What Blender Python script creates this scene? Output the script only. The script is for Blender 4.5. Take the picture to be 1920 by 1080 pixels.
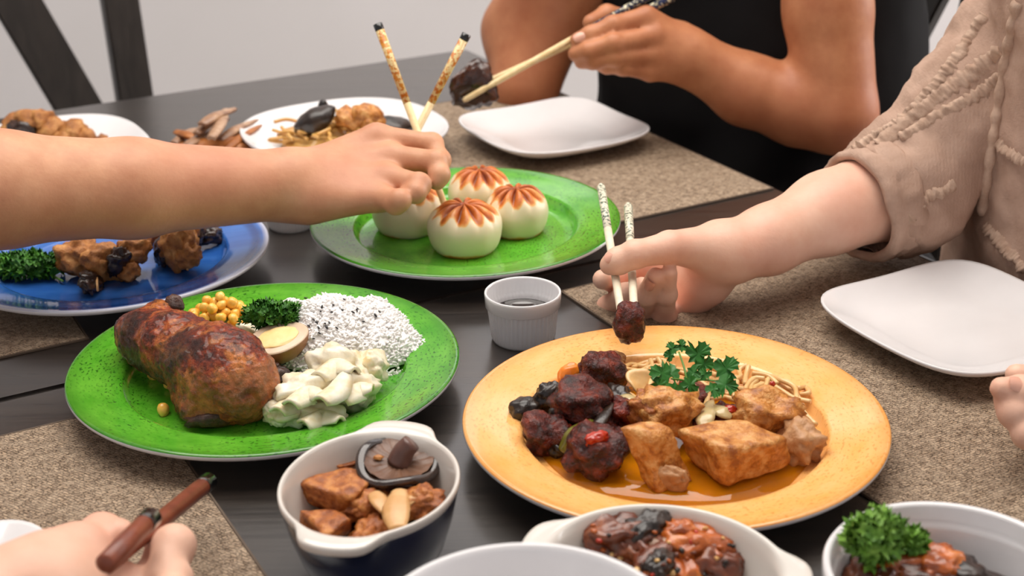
import bpy, bmesh, math, random
import numpy as np
from mathutils import Vector, Matrix, noise, Quaternion

for o in list(bpy.data.objects): bpy.data.objects.remove(o, do_unlink=True)
SC = bpy.context.scene
COL = SC.collection

# ------------------------------------------------------------------ camera (50 mm lens, 0.48 m above the table top)
TZ = 0.75                                    # height of the table top above the floor
FPX, PITCH, ROLL, CH = 2676.0, math.radians(23.42), math.radians(-0.949), 0.4787
cr, sr, cp, sp = math.cos(ROLL), math.sin(ROLL), math.cos(PITCH), math.sin(PITCH)
cam = bpy.data.cameras.new('camera'); camo = bpy.data.objects.new('camera', cam); COL.objects.link(camo)
cam.sensor_width = 36.0; cam.lens = 36.0*FPX/1920.0
_x = Vector((1, 0, 0)); _y = Vector((0, sp, cp)); _f = Vector((0, cp, -sp))
_r = _x*cr + _y*sr; _u = _x*(-sr) + _y*cr
camo.matrix_world = Matrix(((_r.x, _u.x, -_f.x, 0), (_r.y, _u.y, -_f.y, 0), (_r.z, _u.z, -_f.z, TZ+CH), (0, 0, 0, 1)))
cam.dof.use_dof = True; cam.dof.focus_distance = 1.03; cam.dof.aperture_fstop = 8.0
cam.clip_start = 0.02
SC.camera = camo

# ------------------------------------------------------------------ world, lights, exposure
SC.view_settings.view_transform = 'Standard'; SC.view_settings.look = 'None'
SC.view_settings.gamma = 1.0; SC.view_settings.use_curve_mapping = False
SC.view_settings.exposure = 0.10
wd = bpy.data.worlds.new('world'); SC.world = wd; wd.use_nodes = True
wd.node_tree.nodes['Background'].inputs[0].default_value = (0.98, 0.97, 1.0, 1)
wd.node_tree.nodes['Background'].inputs[1].default_value = 0.52

def area_light(name, loc, target, sx, sy, power, col):
    l = bpy.data.lights.new(name, 'AREA'); l.shape = 'RECTANGLE'; l.size = sx; l.size_y = sy
    l.energy = power; l.color = col
    o = bpy.data.objects.new(name, l); COL.objects.link(o); o.location = loc
    d = Vector(target) - Vector(loc); o.rotation_euler = d.to_track_quat('-Z', 'Y').to_euler()
    return o
area_light('side_window_daylight', (2.85, 2.2, 1.75), (0.0, 1.0, 0.75), 1.6, 1.6, 62, (1.0, 0.97, 0.95))
area_light('back_window_daylight', (0.75, 3.70, 2.0), (0.4, 0.9, 0.75), 2.4, 1.1, 11, (1.0, 0.98, 1.0))
area_light('ceiling_lamp_light', (-0.1, 1.5, 2.59), (-0.1, 1.5, 0.75), 2.0, 1.6, 35, (1.0, 0.94, 0.87))

# ------------------------------------------------------------------ pixel <-> place helpers (1920 x 1080)
def ray(px, py):
    x = (px-960)/FPX; y = -(py-540)/FPX
    x, y = cr*x-sr*y, sr*x+cr*y
    return Vector((x, cp+y*sp, -sp+y*cp))
def W(px, py, z=0.0):                         # on the plane z above the table top
    d = ray(px, py); t = (z-CH)/d.z
    return Vector((d.x*t, d.y*t, TZ+z))
def K(px, py, Y):                             # at distance Y into the room
    d = ray(px, py); t = Y/d.y
    return Vector((d.x*t, Y, TZ+CH+d.z*t))
CORN = Vector((-0.0679, 1.931)); TH = math.radians(28.64)
AX = Vector((math.cos(TH), math.sin(TH))); BX = Vector((math.sin(TH), -math.cos(TH)))
def UV(u, v, z=0.0):                          # table frame: u along the width, v along the length
    p = CORN + AX*u + BX*v
    return Vector((p.x, p.y, TZ+z))

# ------------------------------------------------------------------ object helpers
def tag(o, label=None, cat=None, group=None, kind=None):
    if label: o['label'] = label
    if cat: o['category'] = cat
    if group: o['group'] = group
    if kind: o['kind'] = kind
    return o
def thing(name, label, cat, loc, group=None):
    o = bpy.data.objects.new(name, None); COL.objects.link(o); o.location = loc
    o.empty_display_size = 0.02
    return tag(o, label, cat, group)
def mk(name, vf, mats, parent=None, loc=None, smooth=True, midx=None):
    vs, fs = vf
    vs = np.asarray(vs, dtype=float).reshape(-1, 3)
    if loc is None:
        loc = Vector((float(vs[:, 0].mean()), float(vs[:, 1].mean()), float(vs[:, 2].min())))
    loc = Vector(loc)
    vs = vs - np.array(loc)
    me = bpy.data.meshes.new(name); me.from_pydata(vs.tolist(), [], fs)
    if not isinstance(mats, (list, tuple)): mats = [mats]
    for m in mats: me.materials.append(m)
    if midx is not None: me.polygons.foreach_set('material_index', midx)
    if smooth: me.polygons.foreach_set('use_smooth', [True]*len(me.polygons))
    me.update()
    o = bpy.data.objects.new(name, me); COL.objects.link(o)
    if parent is not None:
        pw = parent.location + (parent.parent.location if parent.parent else Vector())
        o.parent = parent; o.location = loc - pw
    else: o.location = loc
    return o
def join(*vfs):
    V = []; F = []
    for v, f in vfs:
        b = len(V); V += [tuple(p) for p in v]; F += [tuple(i+b for i in q) for q in f]
    return V, F
def xf(vf, M):
    return [tuple(M @ Vector(p)) for p in vf[0]], vf[1]
def rotm(rx=0, ry=0, rz=0):
    return Matrix.Rotation(rz, 4, 'Z') @ Matrix.Rotation(ry, 4, 'Y') @ Matrix.Rotation(rx, 4, 'X')
def place(vf, loc, rx=0, ry=0, rz=0, s=1.0):
    return xf(vf, Matrix.Translation(loc) @ rotm(rx, ry, rz) @ Matrix.Scale(s, 4))

_ico = {}
def ico(sub):
    if sub not in _ico:
        bm = bmesh.new(); bmesh.ops.create_icosphere(bm, subdivisions=sub, radius=1.0)
        bm.verts.ensure_lookup_table()
        _ico[sub] = ([tuple(v.co) for v in bm.verts], [tuple(v.index for v in f.verts) for f in bm.faces]); bm.free()
    return _ico[sub]
def fbm(p, oct=3):
    s = 0; a = 1.0; q = Vector(p)
    for _ in range(oct):
        s += a*noise.noise(q); q = q*2.03 + Vector((3.1, 1.7, 5.3)); a *= 0.5
    return s
def blob(rx, ry, rz, seed=0, amp=0.15, freq=1.6, sub=3, p=2.0, oct=3):
    """lumpy (p=2) or boxy (p=4..8) solid, centred at its middle"""
    V, F = ico(sub); out = []
    off = Vector((seed*7.13 % 50, seed*3.71 % 50, seed*5.97 % 50))
    for v in V:
        n = (abs(v[0])**p + abs(v[1])**p + abs(v[2])**p)**(1.0/p)
        q = Vector(v)/n
        d = 1 + amp*fbm(q*freq + off, oct)
        out.append((q.x*rx*d, q.y*ry*d, q.z*rz*d))
    return out, F
def lathe(prof, seg=64, mod=None):
    V = []; F = []; rings = []
    for (r, z) in prof:
        if r < 1e-6:
            rings.append([len(V)]); V.append((0, 0, z))
        else:
            ring = []
            for i in range(seg):
                a = 2*math.pi*i/seg; rr, zz = (r, z) if mod is None else mod(r, z, a)
                ring.append(len(V)); V.append((rr*math.cos(a), rr*math.sin(a), zz))
            rings.append(ring)
    for k in range(len(rings)-1):
        A, B = rings[k], rings[k+1]
        for i in range(seg):
            j = (i+1) % seg
            if len(A) == 1 and len(B) == 1: continue
            if len(A) == 1: F.append((A[0], B[j], B[i]))
            elif len(B) == 1: F.append((A[i], A[j], B[0]))
            else: F.append((A[i], A[j], B[j], B[i]))
    return V, F
def catmull(pts, n=6):
    P = [Vector(p) for p in pts]
    if len(P) == 2: return [P[0].lerp(P[1], t/n) for t in range(n+1)]
    P = [P[0]*2-P[1]] + P + [P[-1]*2-P[-2]]
    out = []
    for i in range(1, len(P)-2):
        a, b, c, d = P[i-1:i+3]
        for k in range(n):
            t = k/n
            out.append(0.5*((2*b) + (c-a)*t + (2*a-5*b+4*c-d)*t*t + (3*b-a-3*c+d)*t**3))
    out.append(P[-2]); return out
def tube(pts, r0, r1=None, seg=8, n=6, cap=True, smooth=True, rf=None):
    C = catmull(pts, n) if smooth else [Vector(p) for p in pts]
    if r1 is None: r1 = r0
    V = []; F = []; N = len(C)
    t0 = (C[1]-C[0]).normalized(); up = Vector((0, 0, 1)) if abs(t0.z) < 0.9 else Vector((1, 0, 0))
    nx = t0.cross(up).normalized()
    for i in range(N):
        t = (C[min(i+1, N-1)]-C[max(i-1, 0)]).normalized()
        nx = (nx - t*nx.dot(t)).normalized(); ny = t.cross(nx)
        r = r0+(r1-r0)*i/(N-1)
        if rf: r *= rf(i/(N-1))
        for k in range(seg):
            a = 2*math.pi*k/seg
            V.append(tuple(C[i]+nx*math.cos(a)*r+ny*math.sin(a)*r))
    for i in range(N-1):
        for k in range(seg):
            j = (k+1) % seg
            F.append((i*seg+k, i*seg+j, (i+1)*seg+j, (i+1)*seg+k))
    if cap:
        F.append(tuple(range(seg))[::-1]); F.append(tuple((N-1)*seg+k for k in range(seg)))
    return V, F
def boxv(sx, sy, sz, bev=0.0):
    bm = bmesh.new(); bmesh.ops.create_cube(bm, size=1.0)
    for v in bm.verts: v.co = Vector((v.co.x*sx, v.co.y*sy, v.co.z*sz))
    if bev: bmesh.ops.bevel(bm, geom=list(bm.edges), offset=bev, segments=2, affect='EDGES')
    bm.verts.ensure_lookup_table()
    r = ([tuple(v.co) for v in bm.verts], [tuple(v.index for v in f.verts) for f in bm.faces]); bm.free(); return r
def bar(a, b, w, d, side, bev=0.003):
    """a rectangular bar from a to b, w along `side`, d across"""
    a = Vector(a); b = Vector(b); t = (b-a); L = t.length; t.normalize()
    s = Vector(side); s = (s-t*s.dot(t)).normalized(); n = t.cross(s)
    M = Matrix(((s.x, n.x, t.x, 0), (s.y, n.y, t.y, 0), (s.z, n.z, t.z, 0), (0, 0, 0, 1)))
    return xf(boxv(w, d, L, bev), Matrix.Translation((a+b)/2) @ M)
def hexa(bot, top, seed=0, amp=0.0025, n=9, freq=60, rnd=0.35):
    """a lumpy block from four bottom and four top corners (world points)"""
    V, F = ico(4); out = []
    for v in V:
        p = 11.0
        m = (abs(v[0])**p+abs(v[1])**p+abs(v[2])**p)**(1/p)
        x, y, z = (v[0]/m+1)/2, (v[1]/m+1)/2, (v[2]/m+1)/2
        lb = (bot[0]*(1-x)+bot[1]*x)*(1-y) + (bot[3]*(1-x)+bot[2]*x)*y
        lt = (top[0]*(1-x)+top[1]*x)*(1-y) + (top[3]*(1-x)+top[2]*x)*y
        q = lb*(1-z)+lt*z
        d = Vector((noise.noise(q*freq+Vector((seed, 0, 0))), noise.noise(q*freq+Vector((0, seed+9, 0))), noise.noise(q*freq+Vector((0, 4, seed)))))
        d2 = Vector((noise.noise(q*freq*3+Vector((seed, 5, 0))), noise.noise(q*freq*3+Vector((2, seed, 0))), noise.noise(q*freq*3+Vector((0, 8, seed)))))
        out.append(tuple(q+d*amp+d2*amp*0.4))
    return out, F

# ------------------------------------------------------------------ signed-distance bodies (hands, arms, shirts, chicken)
class Field:
    def __init__(s, lo, hi, h):
        s.lo = np.array(lo, float); s.h = h
        s.n = np.maximum(np.ceil((np.array(hi)-s.lo)/h).astype(int)+1, 4)
        s.F = np.full(tuple(s.n), 1.0, np.float32)
    def new(s):
        t = Field.__new__(Field); t.lo, t.h, t.n = s.lo, s.h, s.n; t.F = np.full(tuple(s.n), 1.0, np.float32); return t
    def cone(s, a, b, ra, rb, k=0.0, flat=None):
        a = np.array(a, float); b = np.array(b, float); R = max(ra, rb)+0.03
        i0 = np.maximum(np.floor((np.minimum(a, b)-R-s.lo)/s.h).astype(int), 0)
        i1 = np.minimum(np.ceil((np.maximum(a, b)+R-s.lo)/s.h).astype(int)+1, s.n)
        if (i1 <= i0).any(): return
        ax = [(s.lo[d]+s.h*np.arange(i0[d], i1[d])).astype(np.float32) for d in range(3)]
        X, Y, Z = np.meshgrid(*ax, indexing='ij', sparse=True)
        ab = b-a; L = float(ab@ab)+1e-12
        px, py, pz = X-a[0], Y-a[1], Z-a[2]
        t = np.clip((px*ab[0]+py*ab[1]+pz*ab[2])/L, 0, 1)
        dx, dy, dz = px-t*ab[0], py-t*ab[1], pz-t*ab[2]
        if flat is not None:                   # squash: axis vector and factor (<1 thins the section along it)
            n, q = np.array(flat[0], float), flat[1]; n /= np.linalg.norm(n)
            dn = dx*n[0]+dy*n[1]+dz*n[2]; e = (1/q-1)*dn
            dx, dy, dz = dx+e*n[0], dy+e*n[1], dz+e*n[2]
        d = np.sqrt(dx*dx+dy*dy+dz*dz)-(ra+(rb-ra)*t)
        if flat is not None: d = d*flat[1]**0.5
        sl = tuple(slice(i0[q], i1[q]) for q in range(3))
        s.F[sl] = smin(s.F[sl], d.astype(np.float32), k)
    def chain(s, pts, rs, k=0.004, flat=None):
        for i in range(len(pts)-1): s.cone(pts[i], pts[i+1], rs[i], rs[i+1], k, flat)
    def merge(s, o, k): s.F = smin(s.F, o.F, k)
    def mesh(s): return surface_nets(s.F, s.lo, s.h)
def smin(a, b, k):
    if k <= 0: return np.minimum(a, b)
    hh = np.clip(0.5+0.5*(b-a)/k, 0, 1)
    return (b+(a-b)*hh-k*hh*(1-hh)).astype(np.float32)
def surface_nets(F, lo, h):
    S = F < 0
    nx, ny, nz = F.shape
    c = np.zeros((nx-1, ny-1, nz-1), np.uint8)
    offs = [(i, j, k) for i in (0, 1) for j in (0, 1) for k in (0, 1)]
    for (i, j, k) in offs: c += S[i:nx-1+i, j:ny-1+j, k:nz-1+k]
    act = (c > 0) & (c < 8)
    I = np.argwhere(act)
    idx = np.full(act.shape, -1, np.int64); idx[act] = np.arange(len(I))
    acc = np.zeros((len(I), 3)); cnt = np.zeros(len(I))
    val = {o: F[I[:, 0]+o[0], I[:, 1]+o[1], I[:, 2]+o[2]].astype(float) for o in offs}
    for a in offs:
        for d in range(3):
            if a[d] == 0:
                b = list(a); b[d] = 1; b = tuple(b)
                va, vb = val[a], val[b]; m = (va < 0) != (vb < 0)
                t = np.where(m, va/np.where(m, va-vb, 1), 0)
                p = np.zeros((len(I), 3)); p += np.array(a); p[:, d] += t
                acc[m] += p[m]; cnt[m] += 1
    V = lo + h*(I+acc/cnt[:, None])
    faces = []
    for d in range(3):
        e1, e2 = [(1, 2), (2, 0), (0, 1)][d]
        sl0 = [slice(None)]*3; sl1 = [slice(None)]*3
        sl0[d] = slice(0, -1); sl1[d] = slice(1, None)
        A, B = S[tuple(sl0)], S[tuple(sl1)]
        for flip, m in ((False, A & ~B), (True, ~A & B)):
            E = np.argwhere(m)
            ok = (E[:, e1] > 0) & (E[:, e2] > 0) & (E[:, e1] < F.shape[e1]-1) & (E[:, e2] < F.shape[e2]-1)
            E = E[ok]
            if not len(E): continue
            q = []
            for (o1, o2) in ((-1, -1), (0, -1), (0, 0), (-1, 0)):
                C = E.copy(); C[:, e1] += o1; C[:, e2] += o2
                q.append(idx[C[:, 0], C[:, 1], C[:, 2]])
            q = np.stack(q, 1)
            if flip: q = q[:, ::-1]
            faces.append(q)
    faces = np.concatenate(faces) if faces else np.zeros((0, 4), int)
    # one light smoothing pass
    nb = np.zeros_like(V); nc = np.zeros(len(V))
    for i in range(4):
        a, b = faces[:, i], faces[:, (i+1) % 4]
        np.add.at(nb, a, V[b]); np.add.at(nc, a, 1); np.add.at(nb, b, V[a]); np.add.at(nc, b, 1)
    V = 0.6*V+0.4*nb/np.maximum(nc, 1)[:, None]
    return V, faces.tolist()
def bounds(pts, m):
    P = np.array([list(p) for p in pts]); return P.min(0)-m, P.max(0)+m
def warp(vf, amp, freq, seed=0, oct=3, fn=None):
    """push the vertices along their normals by noise"""
    V = np.asarray(vf[0], float); N = np.zeros_like(V); Q = np.array([f[:4] if len(f) >= 4 else f+f[-1:] for f in [tuple(f) for f in vf[1]]])
    n = np.cross(V[Q[:, 2]]-V[Q[:, 0]], V[Q[:, 3]]-V[Q[:, 1]])
    for i in range(4): np.add.at(N, Q[:, i], n)
    N /= np.maximum(np.linalg.norm(N, axis=1), 1e-12)[:, None]
    d = np.array([fn(Vector(p)) if fn else fbm(Vector(p)*freq+Vector((seed, seed*2.3, 0)), oct) for p in V])
    return V+N*(d*amp)[:, None], vf[1]

# ------------------------------------------------------------------ materials
def S(r, g, b):
    f = lambda c: ((c/255+0.055)/1.055)**2.4 if c/255 > 0.04045 else c/255/12.92
    return (f(r), f(g), f(b), 1)
class NT:
    def __init__(s, name):
        s.m = bpy.data.materials.new(name); s.m.use_nodes = True
        s.t = s.m.node_tree; s.b = s.t.nodes['Principled BSDF']
    def n(s, typ, **kw):
        x = s.t.nodes.new(typ)
        for k, v in kw.items():
            if k in ('operation', 'blend_type', 'data_type', 'feature', 'wave_type', 'bands_direction', 'noise_dimensions', 'interpolation_type', 'offset', 'offset_frequency', 'rings_direction', 'distance'): setattr(x, k, v)
            else: x.inputs[k].default_value = v
        return x
    def l(s, a, b): s.t.links.new(a, b)
    def coord(s, scale=(1, 1, 1), rot=(0, 0, 0)):
        c = s.n('ShaderNodeTexCoord'); m = s.n('ShaderNodeMapping'); m.inputs['Scale'].default_value = scale; m.inputs['Rotation'].default_value = rot
        s.l(c.outputs['Object'], m.inputs['Vector']); return m.outputs['Vector']
    def noise(s, vec, scale, detail=3, rough=0.55):
        x = s.n('ShaderNodeTexNoise', Scale=scale, Detail=detail, Roughness=rough); s.l(vec, x.inputs['Vector']); return x.outputs['Fac']
    def ramp(s, fac, stops, interp='LINEAR'):
        r = s.n('ShaderNodeValToRGB'); e = r.color_ramp.elements; r.color_ramp.interpolation = interp
        e[0].position, e[0].color = stops[0]; e[1].position, e[1].color = stops[1]
        for p, c in stops[2:]:
            q = e.new(p); q.color = c
        s.l(fac, r.inputs['Fac']); return r.outputs['Color']
    def mix(s, fac, a, b, typ='MIX'):
        x = s.n('ShaderNodeMix', data_type='RGBA', blend_type=typ)
        for sock, v in ((0, fac), (6, a), (7, b)):
            if hasattr(v, 'is_output'): s.l(v, x.inputs[sock])
            else: x.inputs[sock].default_value = v
        return x.outputs[2]
    def math(s, op, a, b=0.0, c=0.0):
        x = s.n('ShaderNodeMath', operation=op)
        for i, v in enumerate((a, b, c)):
            if hasattr(v, 'is_output'): s.l(v, x.inputs[i])
            else: x.inputs[i].default_value = v
        return x.outputs[0]
    def bump(s, hgt, strength=0.3, dist=0.001):
        x = s.n('ShaderNodeBump', Strength=strength, Distance=dist); s.l(hgt, x.inputs['Height']); s.l(x.outputs['Normal'], s.b.inputs['Normal'])
    def set(s, **kw):
        for k, v in kw.items():
            k = k.replace('_', ' ')
            if hasattr(v, 'is_output'): s.l(v, s.b.inputs[k])
            else: s.b.inputs[k].default_value = v
        return s.m
W1 = (1, 1, 1, 1); B0 = (0, 0, 0, 1)
def mottled(name, cols, scale=60, rough=0.5, bump=0.3, bdist=0.001, bscale=None, sss=0.0, coat=0.0, detail=4, spec=0.5, lo=0.3, hi=0.7, trans=0.0, rvar=0.0):
    t = NT(name); v = t.coord()
    f = t.noise(v, scale, detail, 0.6)
    n = len(cols); st = [(lo+(hi-lo)*i/(max(n-1, 1)), S(*c)) for i, c in enumerate(cols)]
    c = t.ramp(f, st) if n > 1 else None
    t.set(Base_Color=c if c is not None else S(*cols[0]), Roughness=rough, Specular_IOR_Level=spec)
    if rvar: t.l(t.math('MULTIPLY_ADD', t.noise(v, scale*1.7, 2), rvar, rough-rvar/2), t.b.inputs['Roughness'])
    if sss: t.set(Subsurface_Weight=sss, Subsurface_Scale=0.004); t.b.inputs['Subsurface Radius'].default_value = (1.0, 0.5, 0.3)
    if coat: t.set(Coat_Weight=coat, Coat_Roughness=0.08)
    if trans: t.set(Transmission_Weight=trans)
    if bump: t.bump(t.noise(v, bscale or scale*4, 4, 0.65), bump, bdist)
    return t.m
def plain(name, col, rough=0.4, metal=0.0, coat=0.0, spec=0.5):
    t = NT(name); return t.set(Base_Color=S(*col), Roughness=rough, Metallic=metal, Coat_Weight=coat, Specular_IOR_Level=spec)

# ================================================================== the room
def wall_mat():
    t = NT('painted_wall'); v = t.coord()
    return t.set(Base_Color=t.ramp(t.noise(v, 1.5, 2), [(0.3, S(214, 210, 208)), (0.7, S(222, 218, 218))]), Roughness=0.45)
M_WALL = wall_mat()
def struct(name, vf, m, parent=None, smooth=False):
    o = mk(name, vf, m, parent, smooth=smooth)
    if parent is None: o['kind'] = 'structure'
    return o
def slab(x0, x1, y0, y1, z0, z1):
    return place(boxv(x1-x0, y1-y0, z1-z0), ((x0+x1)/2, (y0+y1)/2, (z0+z1)/2))
def floor_mat():
    t = NT('floor_tile'); v = t.coord()
    b = t.n('ShaderNodeTexBrick', Scale=1.0); b.offset = 0.0
    b.inputs['Brick Width'].default_value = 0.6; b.inputs['Row Height'].default_value = 0.6; b.inputs['Mortar Size'].default_value = 0.004
    b.inputs['Color1'].default_value = S(205, 200, 196); b.inputs['Color2'].default_value = S(198, 193, 190); b.inputs['Mortar'].default_value = S(150, 146, 142)
    t.l(v, b.inputs['Vector']); return t.set(Base_Color=b.outputs['Color'], Roughness=0.2)
struct('floor', slab(-3.2, 3.1, -2.5, 4.0, -0.06, 0.0), floor_mat())
struct('wall_back', slab(-3.2, 3.1, 3.75, 3.9, 0.0, 2.7), M_WALL)
struct('ceiling', slab(-3.2, 3.1, -2.5, 4.0, 2.7, 2.8), M_WALL)
wr = struct('wall_right', join(slab(2.95, 3.1, -2.5, 1.3, 0, 2.7), slab(2.95, 3.1, 3.1, 3.75, 0, 2.7), slab(2.95, 3.1, 1.3, 3.1, 0, 0.85), slab(2.95, 3.1, 1.3, 3.1, 2.6, 2.7)), M_WALL)
struct('baseboard_back', slab(-3.2, 2.95, 3.735, 3.75, 0.0, 0.09), plain('baseboard_paint', (225, 222, 220), 0.4))
M_FRAME = plain('window_frame_paint', (232, 230, 228), 0.35)
wf = struct('window_1', join(slab(2.98, 3.04, 1.3, 1.36, 0.85, 2.6), slab(2.98, 3.04, 3.04, 3.1, 0.85, 2.6), slab(2.98, 3.04, 1.36, 3.04, 0.85, 0.91), slab(2.98, 3.04, 1.36, 3.04, 2.54, 2.6), slab(2.985, 3.035, 2.17, 2.23, 0.91, 2.54)), M_FRAME)
t = NT('window_glass'); t.set(Base_Color=W1, Roughness=0.0, Transmission_Weight=1.0, IOR=1.0, Alpha=0.1)
M_GLASS = t.m
for y0, y1 in ((1.36, 2.17), (2.23, 3.04)):
    struct('pane', slab(3.005, 3.011, y0, y1, 0.91, 2.54), M_GLASS, wf)
# ceiling lamp: a flat round-cornered panel
lp = thing('ceiling_lamp', 'flat white panel lamp on the ceiling above the dining table', 'lamp', (-0.1, 1.5, 2.62))
mk('housing', place(boxv(2.1, 1.7, 0.08, 0.02), (-0.1, 1.5, 2.66)), M_FRAME, lp, smooth=False)
t = NT('lamp_diffuser'); t.set(Base_Color=W1, Emission_Color=(1, 0.95, 0.88, 1), Emission_Strength=1.5)
mk('diffuser', place(boxv(2.0, 1.6, 0.02, 0.005), (-0.1, 1.5, 2.615)), t.m, lp, smooth=False)

# ================================================================== table
def wood_mat(name, c1, c2, rough=0.38, scale=(3, 60, 60), rot=0.0, spec=0.6):
    t = NT(name); v = t.coord(scale, (0, 0, rot))
    f = t.noise(v, 1.0, 5, 0.6); f2 = t.noise(v, 4.0, 3, 0.6)
    c = t.mix(0.35, t.ramp(f, [(0.3, S(*c1)), (0.7, S(*c2))]), t.ramp(f2, [(0.35, S(*c1)), (0.65, S(*c2))]))
    t.set(Base_Color=c, Roughness=t.math('MULTIPLY_ADD', f2, 0.15, rough-0.07), Specular_IOR_Level=spec, Coat_Weight=0.65 if spec > 0.8 else 0.0, Coat_Roughness=0.22)
    t.bump(f2, 0.12, 0.0006); return t.m
M_TABLE = wood_mat('dark_stained_wood', (25, 20, 17), (48, 40, 34), 0.30, (3, 60, 60), -TH, 0.95)
M_CHAIR = wood_mat('black_brown_chair_wood', (28, 24, 21), (48, 41, 36), 0.45, (30, 30, 4))
U0, U1, V0, V1, VM = -0.985, 0.012, 0.0, 1.492, 0.745
tb = thing('dining_table', 'dark brown wooden dining table with a joint across its middle', 'table', UV((U0+U1)/2, VM, -TZ))
def uvbox(u0, u1, v0, v1, z0, z1, bev=0.003):
    c = UV((u0+u1)/2, (v0+v1)/2, (z0+z1)/2)
    return place(boxv(u1-u0, v1-v0, z1-z0, bev), c, rz=TH)
for v0, v1 in ((V0, VM-0.0012), (VM+0.0012, V1)):
    mk('table_leaf', uvbox(U0, U1, v0, v1, -0.035, 0.0, 0.0025), M_TABLE, tb, smooth=False)
for u in (U0+0.09, U1-0.09):
    mk('apron', uvbox(u-0.012, u+0.012, V0+0.1, V1-0.1, -0.125, -0.035), M_TABLE, tb, smooth=False)
    for v in (V0+0.09, V1-0.09):
        mk('leg', uvbox(u-0.035, u+0.035, v-0.035, v+0.035, -TZ, -0.035), M_TABLE, tb, smooth=False)
for v in (V0+0.09, V1-0.09):
    mk('apron', uvbox(U0+0.1, U1-0.1, v-0.012, v+0.012, -0.125, -0.035), M_TABLE, tb, smooth=False)

# ================================================================== placemats
def mat_weave():
    t = NT('woven_placemat'); v = t.coord((1, 1, 1), (0, 0, -TH+0.0))
    wob = t.n('ShaderNodeTexNoise', Scale=90.0, Detail=2.0); t.l(v, wob.inputs['Vector'])
    add = t.n('ShaderNodeVectorMath', operation='MULTIPLY_ADD'); t.l(wob.outputs['Color'], add.inputs[0]); add.inputs[1].default_value = (0.0034, 0.0034, 0); t.l(v, add.inputs[2])
    def weave(vec, off):
        b = t.n('ShaderNodeTexBrick', Scale=1.0); b.offset = off; t.l(vec, b.inputs['Vector'])
        b.inputs['Brick Width'].default_value = 0.0050; b.inputs['Row Height'].default_value = 0.0022; b.inputs['Mortar Size'].default_value = 0.0005; b.inputs['Mortar Smooth'].default_value = 0.8
        b.inputs['Color1'].default_value = S(184, 158, 130); b.inputs['Color2'].default_value = S(112, 90, 70); b.inputs['Mortar'].default_value = S(56, 44, 34)
        return b
    rt = t.n('ShaderNodeMapping'); rt.inputs['Rotation'].default_value = (0, 0, math.radians(62)); t.l(add.outputs[0], rt.inputs['Vector'])
    b = weave(add.outputs[0], 0.37); b2 = weave(rt.outputs[0], 0.5)
    sel = t.ramp(t.noise(v, 330, 2, 0.5), [(0.44, B0), (0.56, W1)])
    bcol = t.mix(sel, b.outputs['Color'], b2.outputs['Color'])
    bfac = t.mix(sel, b.outputs['Fac'], b2.outputs['Fac'])
    n = t.noise(v, 210, 3, 0.7); n2 = t.noise(v, 14, 2)
    c = t.mix(t.ramp(n, [(0.35, B0), (0.7, W1)]), bcol, t.mix(0.6, bcol, S(212, 190, 164)))
    c = t.mix(t.math('MULTIPLY', n2, 0.25), c, S(120, 98, 78))
    t.set(Base_Color=c, Roughness=0.62, Specular_IOR_Level=0.35)
    hb = t.math('SUBTRACT', t.math('MULTIPLY', n, 0.5), bfac)
    t.bump(hb, 0.9, 0.0008); return t.m
M_MAT = mat_weave()
M_MATEDGE = plain('placemat_edge_binding', (92, 76, 62), 0.7)
def placemat(u0, u1, v0, v1, label):
    r = thing('placemat', label, 'placemat', UV((u0+u1)/2, (v0+v1)/2, 0), 'woven placemats')
    c = UV((u0+u1)/2, (v0+v1)/2, 0.0011)
    mk('weave', place(boxv(u1-u0-0.002, v1-v0-0.002, 0.0018, 0.0004), c, rz=TH), M_MAT, r, loc=UV((u0+u1)/2, (v0+v1)/2, 0), smooth=False)
    for a, b in (((u0, v0), (u1, v0)), ((u0, v1), (u1, v1)), ((u0, v0), (u0, v1)), ((u1, v0), (u1, v1))):
        mk('hem', bar(UV(a[0], a[1], 0.0011), UV(b[0], b[1], 0.0011), 0.0016, 0.0014, (0, 0, 1), 0), M_MATEDGE, r, smooth=False)
    return r
placemat(-0.300, 0.006, 0.226, 0.676, 'woven brown placemat under the empty square plate by the black shirt')
placemat(-0.306, 0.002, 0.787, 1.237, 'woven brown placemat beside the orange plate, before the beige blouse')
placemat(-0.968, -0.662, 0.803, 1.253, 'woven brown placemat beneath the hand with brown chopsticks')
placemat(-0.972, -0.672, 0.215, 0.675, 'woven brown placemat partly under the blue plate')

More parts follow.
